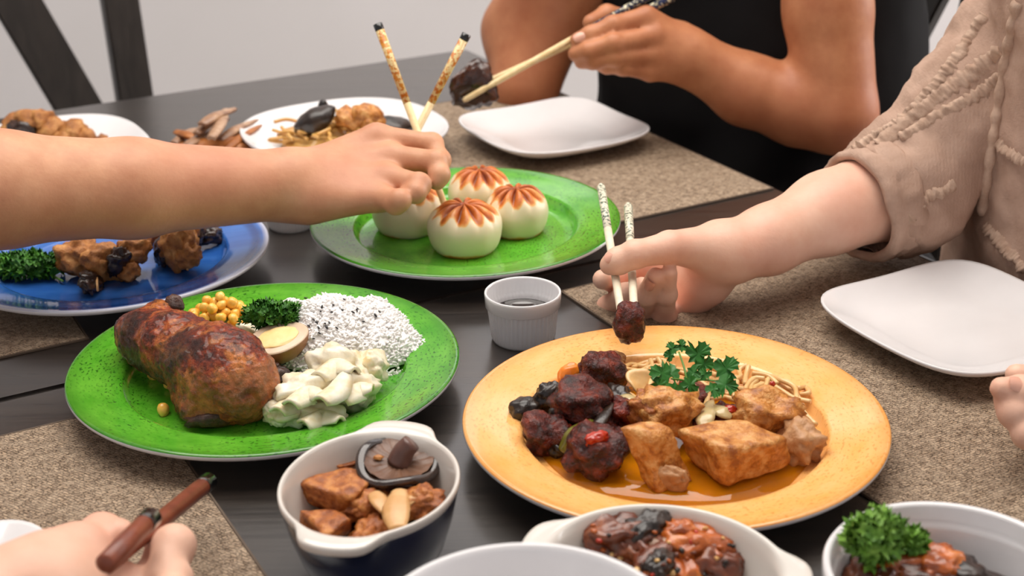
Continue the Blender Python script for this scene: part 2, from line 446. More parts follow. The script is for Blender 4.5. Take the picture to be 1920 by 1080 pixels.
# ================================================================== crockery
def glaze(name, base, dark, light, rough=0.17, fl=0.8):
    t = NT(name); c = t.n('ShaderNodeTexCoord')
    sep = t.n('ShaderNodeSeparateXYZ'); t.l(c.outputs['Object'], sep.inputs[0])
    ang = t.math('ARCTAN2', sep.outputs[1], sep.outputs[0])
    r = t.math('SQRT', t.math('ADD', t.math('MULTIPLY', sep.outputs[0], sep.outputs[0]), t.math('MULTIPLY', sep.outputs[1], sep.outputs[1])))
    cmb = t.n('ShaderNodeCombineXYZ'); t.l(t.math('MULTIPLY', ang, 0.12*0.55), cmb.inputs[0]); t.l(t.math('MULTIPLY', r, 1.0), cmb.inputs[1])
    v = cmb.outputs[0]
    fleck = t.ramp(t.noise(v, 520, 2, 0.5), [(0.56, B0), (0.64, W1)])
    dens = t.ramp(t.noise(c.outputs['Object'], 22, 3, 0.6), [(0.36, B0), (0.58, W1)])
    wash = t.noise(v, 60, 4, 0.6)
    col = t.ramp(wash, [(0.3, S(*base)), (0.72, S(*light))])
    col = t.mix(t.math('MULTIPLY', t.math('MULTIPLY', fleck, dens), fl), col, S(*dark))
    edge = t.ramp(r, [(0.128, B0), (0.1385, W1)])          # the glaze pools a little darker at the very rim
    col = t.mix(t.math('MULTIPLY', edge, 0.45), col, S(*dark))
    t.set(Base_Color=col, Roughness=rough, Specular_IOR_Level=0.6, Coat_Weight=0.3, Coat_Roughness=0.05)
    t.bump(wash, 0.05, 0.0005); return t.m
M_GREEN = glaze('green_speckled_glaze', (66, 150, 28), (22, 84, 18), (104, 180, 52))
M_YELLOW = glaze('orange_yellow_glaze', (255, 180, 94), (204, 126, 46), (255, 200, 130), fl=0.45)
def blue_glaze():
    t = NT('blue_glaze'); c = t.n('ShaderNodeTexCoord'); sep = t.n('ShaderNodeSeparateXYZ'); t.l(c.outputs['Object'], sep.inputs[0])
    r = t.math('SQRT', t.math('ADD', t.math('MULTIPLY', sep.outputs[0], sep.outputs[0]), t.math('MULTIPLY', sep.outputs[1], sep.outputs[1])))
    col = t.ramp(t.noise(t.coord((14, 60, 14)), 1.0, 3), [(0.3, S(34, 82, 160)), (0.7, S(58, 112, 190))])
    band = t.ramp(r, [(0.1195, B0), (0.1215, W1), (0.126, W1), (0.128, B0)])
    col = t.mix(t.math('MULTIPLY', band, 0.8), col, S(20, 54, 120))
    rim = t.ramp(r, [(0.1315, B0), (0.1335, W1)])
    col = t.mix(rim, col, S(225, 224, 230))
    t.set(Base_Color=col, Roughness=0.1, Coat_Weight=0.5, Coat_Roughness=0.04); return t.m
M_BLUE = blue_glaze()
def porcelain(name, c=(232, 230, 231), rough=0.14):
    t = NT(name); v = t.coord()
    t.set(Base_Color=t.ramp(t.noise(v, 30, 2), [(0.3, S(c[0]-4, c[1]-4, c[2]-4)), (0.7, S(*c))]), Roughness=rough, Coat_Weight=0.4, Coat_Roughness=0.05)
    return t.m
M_WHITE = porcelain('white_porcelain')
M_CREAM = porcelain('cream_stoneware', (226, 220, 212), 0.18)
M_UNDER = porcelain('white_plate_underside', (222, 220, 222), 0.3)

def rim_plate(c, R, gl, name, label):
    k = R/0.14
    und = [(0, 0.002), (0.070, 0.002), (0.074, 0.0), (0.078, 0.0), (0.082, 0.003), (0.100, 0.0095), (0.128, 0.0165), (0.1385, 0.0205), (0.1402, 0.0222)]
    top = [(0.1400, 0.0240), (0.1390, 0.0250), (0.1370, 0.0248), (0.128, 0.0225), (0.112, 0.0200), (0.1045, 0.0190), (0.1022, 0.0184), (0.1008, 0.0168), (0.0990, 0.0120), (0.0955, 0.0096), (0.088, 0.0089), (0.05, 0.0085), (0, 0.0083)]
    prof = [(r*k, z) for r, z in und+top]
    vf = lathe(prof, 128)
    ns = 128
    # faces: first strip = ns tris, then ns quads per strip
    nf = len(vf[1]); mi = [0]*nf
    for i in range(nf):
        if i >= ns*len(und): mi[i] = 1
    o = mk(name, (np.array(vf[0])+np.array((c.x, c.y, TZ)), vf[1]), [M_UNDER, gl], None, Vector((c.x, c.y, TZ)), midx=mi)
    return tag(o, label, 'plate')
YC = Vector((0.1057, 0.8331)); GC = Vector((-0.1788, 0.9267)); FC = Vector((-0.0410, 1.2131)); BC = Vector((-0.3458, 1.1497))
MATZ = 0.0022
rim_plate(YC, 0.14, M_YELLOW, 'dinner_plate', 'orange yellow dinner plate with noodles, tofu and glazed meat')
rim_plate(GC, 0.14, M_GREEN, 'dinner_plate', 'green speckled dinner plate with chicken leg, rice and corn')
rim_plate(FC, 0.14, M_GREEN, 'dinner_plate', 'green speckled dinner plate with four browned buns')
rim_plate(BC, 0.1345, M_BLUE, 'dinner_plate', 'blue dinner plate with fried skewers and parsley')

def square_plate(c, side, rot, m, label, group=None, hgt=0.021, p=4.4, corner=1.0, name='square_plate', cat='plate'):
    """square porcelain plate with gently bowed sides and upturned corners"""
    N = 96; rings = []; V = []; F = []
    def rad(a):
        cx, cy = abs(math.cos(a)), abs(math.sin(a)); return 1.0/((cx**p+cy**p)**(1/p))
    H = side/2
    prof = [(0.0, 0.0015, 0), (0.50, 0.0015, 0), (0.55, 0.0, 0), (0.60, 0.003, 0), (0.85, 0.011, 0.3), (0.985, 0.0175, 0.8), (1.0, 0.0195, 1), (0.997, 0.0212, 1), (0.975, 0.0205, 0.9), (0.85, 0.0150, 0.4), (0.70, 0.0098, 0.1), (0.60, 0.0075, 0), (0.3, 0.0065, 0), (0.0, 0.0063, 0)]
    for s, z, q in prof:
        z = z*hgt/0.0212
        if s == 0: rings.append([len(V)]); V.append((c.x, c.y, c.z+z)); continue
        ring = []
        for i in range(N):
            a = 2*math.pi*i/N; ro = rad(a); rr = H*s*(1+(ro-1)*(0.55+0.45*s))
            zz = z+0.003*q*((ro-1)/0.24)*corner*hgt/0.021
            ring.append(len(V)); V.append((c.x+rr*math.cos(a+rot), c.y+rr*math.sin(a+rot), c.z+zz))
        rings.append(ring)
    for k in range(len(rings)-1):
        A, B = rings[k], rings[k+1]
        for i in range(N):
            j = (i+1) % N
            if len(A) == 1: F.append((A[0], B[j], B[i]))
            elif len(B) == 1: F.append((A[i], A[j], B[0]))
            else: F.append((A[i], A[j], B[j], B[i]))
    o = mk(name, (V, F), m, None, c); return tag(o, label, cat, group)
square_plate(UV(-0.107, 0.437, MATZ), 0.176, TH, M_WHITE, 'empty white square plate in front of the black shirt')
square_plate(UV(-0.092, 1.025, MATZ), 0.176, TH, M_WHITE, 'empty white square plate beside the beige blouse')
square_plate(UV(-0.852, 1.036, MATZ), 0.176, TH, M_WHITE, 'white square plate next to the brown chopsticks')
square_plate(UV(-0.607, 0.225, 0), 0.215, TH, M_WHITE, 'white square plate with brown food near the far chair', hgt=0.026, p=2.8, corner=0.3)
# wide shallow white bowl with noodles
def oval_dish(c, a, b, rot, hgt, m_in, m_out, name, label, ears=False, foot=0.62, wall=0.0045, cat='bowl', n=96, split=True):
    """oval dish: inner white surface, coloured outside, small ear tabs at both long ends"""
    def shape(s, z, ear):
        ring = []
        for i in range(n):
            t = 2*math.pi*i/n; e = 0.0
            if ears and ear:
                w = abs((t+math.pi/2) % math.pi - math.pi/2)          # 0 at the long ends
                e = ear*(1/(1+math.exp((w-0.42)*22)))
            x, y = (a*s+e)*math.cos(t), (b*s)*math.sin(t)*(1+ (0.5*e/b if e else 0))
            ring.append((c.x+x*math.cos(rot)-y*math.sin(rot), c.y+x*math.sin(rot)+y*math.cos(rot), c.z+z))
        return ring
    H = hgt; E = 0.012 if ears else 0
    out = [(0.0, 0.0015, 0), (foot, 0.0, 0), (foot+0.07, 0.003, 0), (foot+(1-foot)*0.5, H*0.25, 0), (foot+(1-foot)*0.76, H*0.55, 0), (0.965, H*0.80, 0), (0.975, H*0.86, E*0.55), (0.985, H*0.90, E)]
    rim = [(1.0, H*0.935, E), (1.0, H*0.985, E), (0.985, H, E*0.97), (0.962, H*0.992, E*0.2), (0.945, H*0.96, 0)]
    inn = [(0.915, H*0.85, 0), (foot+(1-foot)*0.62, H*0.58, 0), (foot+(1-foot)*0.34, H*0.30, 0), (foot+0.02, H*0.14, 0), (foot*0.8, H*0.1, 0), (0.0, H*0.09, 0)]
    P = out+rim+inn; V = []; F = []; rings = []; mi = []
    for s, z, e in P:
        if s == 0: rings.append([len(V)]); V.append((c.x, c.y, c.z+z))
        else:
            r = shape(s, z, e); rings.append(list(range(len(V), len(V)+n))); V += r
    for k in range(len(rings)-1):
        A, B = rings[k], rings[k+1]
        for i in range(n):
            j = (i+1) % n
            if len(A) == 1: F.append((A[0], B[j], B[i]))
            elif len(B) == 1: F.append((A[i], A[j], B[0]))
            else: F.append((A[i], A[j], B[j], B[i]))
            mi.append(0 if k < len(out)-1 else 1)
    o = mk(name, (V, F), [m_out, m_in], None, c, midx=mi)
    return tag(o, label, cat)
M_NAVY = porcelain('navy_blue_stoneware', (26, 36, 66), 0.25)
M_RED = porcelain('red_stoneware', (168, 30, 40), 0.25)
BB = Vector((-0.083, 0.703, TZ)); BBA = math.radians(77)
oval_dish(BB, 0.0590, 0.0510, BBA, 0.057, M_CREAM, M_NAVY, 'oval_dish', 'small navy blue oval dish with cream inside, holding tofu and mushroom', ears=True)
RB = Vector((0.0765, 0.624, TZ)); RBA = math.radians(-17)
oval_dish(RB, 0.0645, 0.056, RBA, 0.052, M_CREAM, M_RED, 'oval_dish', 'small red oval dish with cream inside, holding braised chili meat', ears=True)
oval_dish(Vector((0.003, 0.519, TZ)), 0.0715, 0.0715, 0, 0.088, M_WHITE, M_WHITE, 'serving_bowl', 'plain white bowl, empty, between the navy dish and the red dish', foot=0.5)
# souffle dish with an inner step
def souffle(c, R, H, label, name='round_dish'):
    pr = [(0, 0.002), (R*0.80, 0.002), (R*0.82, 0), (R*0.86, 0), (R*0.89, 0.004), (R*0.955, H*0.78), (R*0.985, H*0.80), (R*1.0, H*0.84), (R*1.0, H*0.97), (R*0.985, H), (R*0.95, H*0.995), (R*0.935, H*0.97), (R*0.93, H*0.84), (R*0.90, H*0.80), (R*0.885, H*0.76), (R*0.84, H*0.14), (R*0.80, H*0.09), (0, H*0.085)]
    vf = lathe(pr, 96)
    return tag(mk(name, (np.array(vf[0])+np.array(c), vf[1]), M_WHITE, None, c), label, 'dish')
WB = Vector((0.2215, 0.604, TZ))
souffle(WB, 0.0655, 0.058, 'round white dish with curly parsley on orange braised food')

def ramekin(c, R, H, label, ribs=46):
    pr = [(0, 0.0015), (R*0.72, 0.0015), (R*0.75, 0.0), (R*0.80, 0.0), (R*0.825, 0.002), (R*0.84, 0.004), (R*0.86, H*0.25), (R*0.895, H*0.5), (R*0.925, H*0.685), (R*0.93, H*0.70), (R*0.965, H*0.715), (R*0.985, H*0.73), (R*1.0, H*0.95), (R*0.995, H*0.985), (R*0.975, H), (R*0.94, H*0.99), (R*0.925, H*0.96), (R*0.90, H*0.72), (R*0.865, H*0.68), (R*0.84, H*0.62), (R*0.78, H*0.15), (R*0.72, H*0.09), (0, H*0.08)]
    def mod(r, z, a):
        if 0.003 < z < H*0.69 and r > R*0.8352:
            if r < R*0.9301: return r*(1+0.010*math.cos(a*ribs)), z
        return r, z
    vf = lathe(pr, ribs*6, mod)
    return tag(mk('ramekin', (np.array(vf[0])+np.array(c), vf[1]), M_WHITE, None, c), label, 'ramekin')
RC = Vector((0.0082, 1.0065, TZ))
ramekin(RC, 0.0297, 0.040, 'small white fluted ramekin with dark sauce beside the orange plate')
def sauce_mat():
    t = NT('soy_sauce'); return t.set(Base_Color=S(30, 14, 8), Roughness=0.05, Specular_IOR_Level=0.6, Coat_Weight=0.5)
M_SOY = sauce_mat()
def liquid(c, r, z, label, name='soy_sauce'):
    vf = lathe([(0, z-0.004), (r*0.985, z-0.004), (r, z+0.0004), (r*0.985, z), (0, z)], 64)
    return tag(mk(name, (np.array(vf[0])+np.array(c), vf[1]), M_SOY, None, Vector((c.x, c.y, c.z+z-0.004))), label, 'sauce')
liquid(RC, 0.0244, 0.0225, 'dark soy sauce pooled in the ramekin beside the orange plate')
RC2 = Vector((-0.207, 1.262, TZ))
ramekin(RC2, 0.0265, 0.038, 'white fluted ramekin under the reaching arm, between blue and green plates')
liquid(RC2, 0.021, 0.015, 'dark sauce in the ramekin under the reaching arm')
square_plate(UV(-0.312, 0.342, 0), 0.216, TH, M_WHITE, 'white rounded plate with noodles and black mushrooms behind the reaching hand', hgt=0.030, p=2.4, corner=0.3, name='serving_plate')
def small_plate():
    c = UV(-0.445, 0.325, 0)
    vf = lathe([(0, 0.001), (0.04, 0.0), (0.068, 0.010), (0.070, 0.012), (0.067, 0.0125), (0.042, 0.006), (0, 0.0055)], 48)
    tag(mk('side_plate', (np.array(vf[0])+np.array(c), vf[1]), M_WHITE, None, c), 'small white plate under the heap of meat strips', 'plate')
small_plate()

# ================================================================== chairs
def chair(origin, face, label, style):
    """origin: floor point under the middle of the back; face: angle of the sitting direction"""
    f = Vector((math.cos(face), math.sin(face), 0)); s = Vector((-f.y, f.x, 0)); up = Vector((0, 0, 1))
    r = thing('dining_chair', label, 'chair', origin, 'dark dining chairs'); o = Vector(origin)
    P = lambda a, b, z: o+f*a+s*b+up*z
    for b in (-0.2, 0.2):
        mk('back_post', join(bar(P(-0.02, b, 0), P(0.0, b, 0.46), 0.04, 0.04, s), bar(P(0.0, b, 0.45), P(-0.07, b, 1.03), 0.052, 0.03, s)), M_CHAIR, r, smooth=False)
        mk('leg', bar(P(0.40, b, 0), P(0.40, b, 0.44), 0.04, 0.04, s), M_CHAIR, r, smooth=False)
        mk('side_rail', bar(P(0.0, b, 0.40), P(0.40, b, 0.40), 0.05, 0.022, up), M_CHAIR, r, smooth=False)
    mk('seat', place(boxv(0.45, 0.45, 0.035, 0.01), P(0.2, 0, 0.455), rz=face), M_CHAIR, r, smooth=False)
    mk('top_rail', bar(P(-0.07, -0.225, 1.03), P(-0.07, 0.225, 1.03), 0.07, 0.03, up), M_CHAIR, r, smooth=False)
    mk('lower_rail', bar(P(-0.005, -0.2, 0.53), P(-0.005, 0.2, 0.53), 0.045, 0.022, up), M_CHAIR, r, smooth=False)
    for b0, b1 in style:
        mk('back_slat', bar(P(-0.008, b0, 0.53), P(-0.066, b1, 1.0), 0.066, 0.018, s), M_CHAIR, r, smooth=False)
    return r
faceB = math.atan2(BX.y, BX.x); faceA = math.atan2(-AX.y, -AX.x)
chair(UV(-0.560, -0.35, -TZ), faceB, 'dark wooden chair at the far end of the table, seat empty', [(0.16, -0.02)])
chair(UV(0.42, 0.29, -TZ), faceA, 'dark wooden chair behind the black shirt', [(-0.02, 0.17)])

# ================================================================== people
def skin(name, cols, sss=0.07, rough=0.48):
    t = NT(name); v = t.coord()
    f = t.noise(v, 38, 4, 0.6); f2 = t.noise(v, 420, 3, 0.6); f3 = t.noise(v, 9, 2)
    c = t.ramp(f, [(0.3, S(*cols[0])), (0.7, S(*cols[1]))])
    c = t.mix(t.ramp(f3, [(0.45, B0), (0.7, (0.5, 0.5, 0.5, 1))]), c, S(*cols[2]))
    t.set(Base_Color=c, Roughness=rough, Subsurface_Weight=sss, Subsurface_Scale=0.004, Specular_IOR_Level=0.4)
    t.b.inputs['Subsurface Radius'].default_value = (1.0, 0.35, 0.2)
    wr = t.noise(t.coord((1, 1, 1)), 160, 3, 0.5)
    t.bump(t.math('ADD', t.math('MULTIPLY', f2, 0.5), wr), 0.25, 0.0009); return t.m
SK_TAN = skin('tan_skin', ((196, 138, 104), (214, 160, 124), (190, 122, 96)))
SK_PALE = skin('pale_skin', ((232, 182, 156), (242, 202, 178), (230, 158, 136)))
SK_WARM = skin('warm_skin', ((178, 112, 76), (198, 134, 94), (170, 98, 68)))
SK_PINK = skin('light_pink_skin', ((228, 180, 154), (238, 194, 170), (224, 160, 136)))
M_NAIL = plain('fingernail', (228, 172, 150), 0.25, spec=0.6)

def hand_field(hs, palm, fingers, kpal=0.014, kf=0.0015, kjoin=0.006):
    """palm: list of (a, b, ra, rb); fingers: list of (points, radii)"""
    P = []
    for a, b, ra, rb in palm: P += [a, b]
    for pts, rs in fingers: P += list(pts)
    lo, hi = bounds(P, 0.06)
    F = Field(lo, hi, hs); fing = F.new()
    for a, b, ra, rb in palm: F.cone(a, b, ra, rb, kpal)
    for pts, rs in fingers:
        one = F.new(); one.chain(pts, rs, 0.003)
        # slight swell at the joints
        for q in range(1, len(pts)-1): one.cone(pts[q], pts[q], rs[q]*1.07, rs[q]*1.07, 0.004)
        fing.merge(one, kf)
    F.merge(fing, kjoin)
    return F.mesh()
def nail(parent, c, n, t, w=0.0055, l=0.0065):
    """c: centre on the finger surface, n: outward normal, t: towards the fingertip"""
    n = Vector(n).normalized(); t = Vector(t); t = (t-n*t.dot(n)).normalized(); s = n.cross(t)
    V = []; F = []
    NU, NV = 6, 6
    for i in range(NU+1):
        for j in range(NV+1):
            a = -1+2*i/NU; b = -1+2*j/NV
            k = math.sqrt(max(0.0, 1-0.35*b*b*a*a))
            q = Vector(c)+s*(w*a*k)+t*(l*b*math.sqrt(1-0.3*a*a))+n*(0.0011-0.0022*a*a-0.0006*b*b)
            V.append(tuple(q))
    for i in range(NU):
        for j in range(NV):
            p = i*(NV+1)+j; F.append((p, p+1, p+NV+2, p+NV+1))
    return mk('fingernail', (V, F), M_NAIL, parent)

def nail_on(parent, axis, r, dx, dy, t, w, l):
    n = (Vector((0, 0, CH+TZ))-axis).normalized()+Vector((1, 0, 0))*dx+Vector((0, sp, cp))*dy
    t = Vector(t).normalized(); n = (n-t*n.dot(t)).normalized()
    return nail(parent, axis+n*(r+0.0008), n, t, w, l)

# ---- person 1: arm from the left, back of the right hand, chopsticks over the buns
def person_left():
    K1 = lambda x, y, Y: K(x, y, Y-0.035)
    wr = K1(552, 347, 1.185)
    I0, M0, R0, P0 = K1(706, 259, 1.235), K1(733, 297, 1.215), K1(729, 335, 1.19), K1(712, 371, 1.17)
    elbow = K(-300, 372, 0.965)
    sh = Vector((-0.80, 1.12, TZ+0.38))
    palm = [(K(250, 353, 1.085), wr, 0.0382, 0.0286), (K(0, 355, 1.035), K(250, 353, 1.085), 0.0432, 0.0382), (elbow, K(0, 355, 1.035), 0.0435, 0.0432), (elbow, sh, 0.046, 0.055),
            (wr, K1(605, 345, 1.195), 0.0295, 0.029),
            (K1(585, 318, 1.215), I0, 0.0175, 0.0128), (K1(585, 335, 1.2), M0, 0.0175, 0.0130), (K1(585, 356, 1.185), R0, 0.0175, 0.0125), (K1(585, 378, 1.17), P0, 0.0175, 0.0118),
            (K1(600, 330, 1.235), K1(690, 322, 1.25), 0.019, 0.015)]
    fingers = [([I0, K1(810, 270, 1.235), K1(826, 300, 1.218), K1(825, 322, 1.205)], [0.0120, 0.0092, 0.0082, 0.0072]),
               ([M0, K1(818, 303, 1.198), K1(824, 328, 1.186), K1(819, 341, 1.182)], [0.0122, 0.0094, 0.0083, 0.0074]),
               ([R0, K1(786, 346, 1.168), K1(779, 361, 1.158), K1(762, 364, 1.162)], [0.0118, 0.0092, 0.0082, 0.0075]),
               ([P0, K1(750, 375, 1.148), K1(742, 384, 1.150), K1(724, 380, 1.158)], [0.0110, 0.0084, 0.0076, 0.007]),
               ([K1(690, 322, 1.25), K1(760, 318, 1.243), K1(808, 318, 1.222)], [0.014, 0.0105, 0.0085])]
    vf = hand_field(0.0021, palm, fingers)
    p = mk('person', vf, SK_TAN); tag(p, 'person reaching a bare tanned forearm across, chopsticks held over the buns', 'person')
    # small moles on the wrist
    # shirt: mostly beyond the left edge of the view
    lo, hi = bounds([sh, Vector((-1.15, 1.0, TZ-0.35)), Vector((-0.75, 1.2, TZ+0.5))], 0.28)
    F = Field(lo, hi, 0.009)
    t0 = Vector((-1.02, 1.02, TZ-0.30)); t1 = Vector((-0.98, 1.02, TZ+0.30)); d = Vector((0.048, -0.088, 0))
    for k in (-1, 1): F.cone(t0+d*k, t1+d*k, 0.13, 0.125, 0.06)
    F.cone(t1-d*1.8, t1+d*1.8, 0.07, 0.07, 0.06)
    F.cone(sh+Vector((-0.03, 0, 0.02)), sh.lerp(elbow, 0.5), 0.072, 0.066, 0.05)
    mk('shirt', warp(F.mesh(), 0.006, 9, 3), plain('grey_shirt', (96, 100, 108), 0.85), p)
    return p
person_left()

# ---- person 2: beige blouse, right hand palm up front, chopsticks with a piece of glazed meat
CS_R = (K(1127, 352, 1.15), K(1166, 594, 0.948)); CS_R2 = (K(1178, 388, 1.14), K(1189, 582, 0.950))
def person_beige():
    wr = K(1366, 474, 1.045)
    el = K(1690, 352, 1.145); sh = K(2180, -260, 1.25)
    I0, M0, R0, P0 = K(1238, 490, 1.092), K(1232, 524, 1.094), K(1240, 556, 1.086), K(1264, 578, 1.074)
    palm = [(el, K(1550, 400, 1.105), 0.042, 0.0328), (K(1550, 400, 1.105), K(1440, 450, 1.065), 0.0328, 0.0262), (K(1440, 450, 1.065), wr, 0.0262, 0.0232), (el, sh, 0.042, 0.05),
            (wr, K(1335, 490, 1.052), 0.0232, 0.021),
            (K(1335, 470, 1.06), I0, 0.0165, 0.0118), (K(1335, 485, 1.065), M0, 0.0165, 0.0118), (K(1335, 505, 1.06), R0, 0.0165, 0.0115), (K(1325, 522, 1.055), P0, 0.0165, 0.0112),
            (K(1338, 468, 1.040), K(1258, 463, 1.020), 0.0200, 0.0128), (K(1318, 535, 1.052), K(1284, 574, 1.062), 0.0175, 0.0130)]
    T1, T2, T3 = K(1252, 465, 1.016), K(1190, 477, 1.004), K(1143, 497, 1.006)
    R3 = K(1229, 519, 1.010)
    fingers = [([I0, K(1180, 508, 1.098), K(1146, 524, 1.074), K(1130, 524, 1.048)], [0.0112, 0.0092, 0.0086, 0.0082]),
               ([M0, K(1180, 560, 1.090), K(1142, 577, 1.066), K(1172, 553, 1.042), K(1203, 538, 1.030)], [0.0112, 0.0098, 0.0094, 0.0086, 0.0080]),
               ([R0, K(1204, 584, 1.046), K(1213, 552, 1.022), R3], [0.0108, 0.0094, 0.0082, 0.0074]),
               ([P0, K(1246, 590, 1.036), K(1250, 552, 1.018), K(1255, 512, 1.010)], [0.0105, 0.0086, 0.0074, 0.0064]),
               ([T1, T2, K(1160, 489, 1.004), T3], [0.0125, 0.0102, 0.0096, 0.0078])]
    vf = hand_field(0.0018, palm, fingers, kpal=0.013, kjoin=0.005)
    # left hand resting at the table edge
    K2 = lambda x, y, Y: K(x, y, Y-0.065)
    lf = hand_field(0.0022, [(K2(2075, 800, 0.93), K2(2000, 765, 0.895), 0.026, 0.026), (K2(2010, 770, 0.89), K2(1965, 735, 0.895), 0.022, 0.016), (K2(2010, 780, 0.885), K2(1955, 800, 0.872), 0.022, 0.016), (K2(2360, 520, 1.03), K2(2075, 800, 0.93), 0.042, 0.025)],
                    [([K2(1975, 755, 0.875), K2(1915, 737, 0.866), K2(1878, 728, 0.866)], [0.0135, 0.0105, 0.0075]),
                     ([K2(1965, 735, 0.90), K2(1930, 712, 0.895), K2(1906, 703, 0.892)], [0.0115, 0.0088, 0.0075]),
                     ([K2(1965, 800, 0.868), K2(1905, 772, 0.860), K2(1888, 750, 0.866)], [0.013, 0.0105, 0.0085]),
                     ([K2(1972, 830, 0.858), K2(1928, 812, 0.850), K2(1915, 790, 0.858)], [0.012, 0.0095, 0.008])])
    vs, fs = join((vf[0].tolist(), vf[1]), (lf[0].tolist(), lf[1]))
    p = mk('person', (vs, fs), SK_PALE); tag(p, 'person in a beige ruffled blouse holding a glazed meat piece with chopsticks', 'person')
    nail_on(p, K(1156, 490, 1.0045), 0.0094, -0.25, 0.55, T3-T2, 0.0052, 0.0060)
    nail_on(p, K(1227, 524, 1.0110), 0.0077, -0.25, -0.05, R3-K(1213, 552, 1.022), 0.0046, 0.0058)
    nail_on(p, K2(1897, 733, 0.8660), 0.0092, 0.1, 0.6, K2(1878, 728, 0.866)-K2(1915, 737, 0.866), 0.0055, 0.0070)
    # blouse
    lo, hi = bounds([el, sh, UV(0.14, 0.90, -0.4), UV(0.14, 1.25, 0.45), K(1590, 385, 1.11)], 0.16)
    F = Field(lo, hi, 0.0055)
    c0, c1 = K(1648, 374, 1.128), K(1680, 362, 1.136)
    F.cone(c0, c1, 0.0465, 0.050, 0.004); F.cone(c1, el, 0.047, 0.052, 0.01); F.cone(el, K(1930, 70, 1.20), 0.052, 0.058, 0.02); F.cone(K(1930, 70, 1.20), sh, 0.058, 0.07, 0.02)
    tor = F.new()
    a, b = UV(0.165, 0.98, -0.35), UV(0.125, 0.985, 0.36); a2, b2 = UV(0.165, 1.20, -0.35), UV(0.125, 1.16, 0.36)
    tor.cone(a, b, 0.132, 0.126, 0.05); tor.cone(a2, b2, 0.140, 0.128, 0.05); tor.cone(UV(0.145, 0.90, -0.3), UV(0.165, 0.91, 0.10), 0.115, 0.10, 0.04)
    F.merge(tor, 0.006)
    # leave the sleeve opening hollow
    hol = F.new(); ax = (c0-c1).normalized(); hol.cone(c0+ax*0.05, c1, 0.0415, 0.0415, 0)
    F.F = np.maximum(F.F, -hol.F)
    def folds(q):
        return 0.6*fbm(q*14+Vector((3, 0, 0)), 3) + 0.35*noise.noise(Vector((q.x*60+q.z*50, q.y*30, q.z*22))) + 0.12*noise.noise(q*150)
    sv = warp(F.mesh(), 0.0095, 1, fn=folds)
    t = NT('beige_crinkle_cotton'); v = t.coord()
    f = t.noise(v, 24, 4, 0.6); cr_ = t.n('ShaderNodeTexWave', Scale=160.0, Distortion=5.0, Detail=2.0); t.l(t.coord((0.6, 0.6, 1.6)), cr_.inputs['Vector']); cr_.inputs['Detail Scale'].default_value = 1.5
    t.set(Base_Color=t.ramp(f, [(0.3, S(164, 134, 116)), (0.7, S(194, 164, 146))]), Roughness=0.9, Specular_IOR_Level=0.15)
    t.bump(t.math('ADD', t.math('MULTIPLY', cr_.outputs['Fac'], 0.35), t.noise(v, 420, 3)), 0.35, 0.0010)
    M_BL = t.m
    bl = mk('blouse', sv, M_BL, p)
    M_RUF = mottled('ruffle_trim_cotton', [(176, 146, 126), (204, 176, 156)], 90, 0.9, 0.5, 0.001, spec=0.15)
    rnd = random.Random(5)
    from mathutils.bvhtree import BVHTree
    bvh = BVHTree.FromPolygons([tuple(q) for q in sv[0]], [tuple(f) for f in sv[1]])
    eye = Vector((0, 0, CH+TZ))
    def onto(px, py):                       # the blouse surface where that line of sight meets it
        h_ = bvh.ray_cast(eye, ray(px, py).normalized())
        return h_[0] if h_[0] is not None else K(px, py, 1.1)
    def ruffle(pts, w, amp, parent, step=0.0035, seed=1):
        C = [onto(q.x, q.y) for q in catmull([Vector((x, y, 0)) for x, y in pts], 40)]
        for _ in range(6): C = [C[0]]+[(C[i-1]+C[i]*2+C[i+1])/4 for i in range(1, len(C)-1)]+[C[-1]]
        V = []; Fc = []
        for i, q in enumerate(C):
            tg = (C[min(i+1, len(C)-1)]-C[max(i-1, 0)]).normalized()
            out = (Vector((0, 0, CH+TZ))-q).normalized(); out = (out-tg*out.dot(tg)).normalized(); sd = tg.cross(out)
            for j in range(5):
                s_ = (j/4-0.5)*2
                wv = amp*(0.8*noise.noise(Vector((i*0.20, j*0.6, seed)))+0.45*noise.noise(Vector((i*0.5, j, seed+7))))
                V.append(tuple(q+sd*w*(s_*1.15+0.5*noise.noise(Vector((i*0.22, j*0.35, seed*3))))+out*(amp*0.45*(1-s_*s_)+wv*0.7)))
        for i in range(len(C)-1):
            for j in range(4):
                k = i*5+j; Fc.append((k, k+1, k+6, k+5))
        o = mk('seam_ruffle', (V, Fc), M_RUF, parent)
        md = o.modifiers.new('thick', 'SOLIDIFY'); md.thickness = 0.0015
        return o
    ruffle([(1650, 275), (1740, 205), (1810, 150), (1880, 100)], 0.0075, 0.004, bl, seed=1)
    ruffle([(1690, 262), (1760, 218), (1830, 180), (1876, 145)], 0.005, 0.0035, bl, seed=4)
    ruffle([(1600, 290), (1640, 262), (1690, 232), (1750, 170), (1800, 105), (1850, 30)], 0.006, 0.0045, bl, seed=9)
    ruffle([(1670, 400), (1700, 408), (1730, 375), (1790, 345)], 0.005, 0.004, bl, seed=13)
    ruffle([(1858, 250), (1885, 275), (1925, 300)], 0.0055, 0.0035, bl, seed=17)
    ruffle([(1850, 420), (1885, 460), (1925, 505)], 0.0055, 0.004, bl, seed=21)
    mk('front_placket', tube([onto(*q) for q in ((1908, 5), (1897, 60), (1885, 120), (1872, 200), (1862, 260), (1850, 330), (1842, 400))], 0.005, 0.0045, 8, 10, rf=lambda q: 1+0.18*math.sin(q*60)), M_RUF, bl)
    # rolled cuff: a folded-back band round the sleeve opening
    s1 = ax.orthogonal().normalized(); s2 = ax.cross(s1); V = []; Fc = []; NA = 96
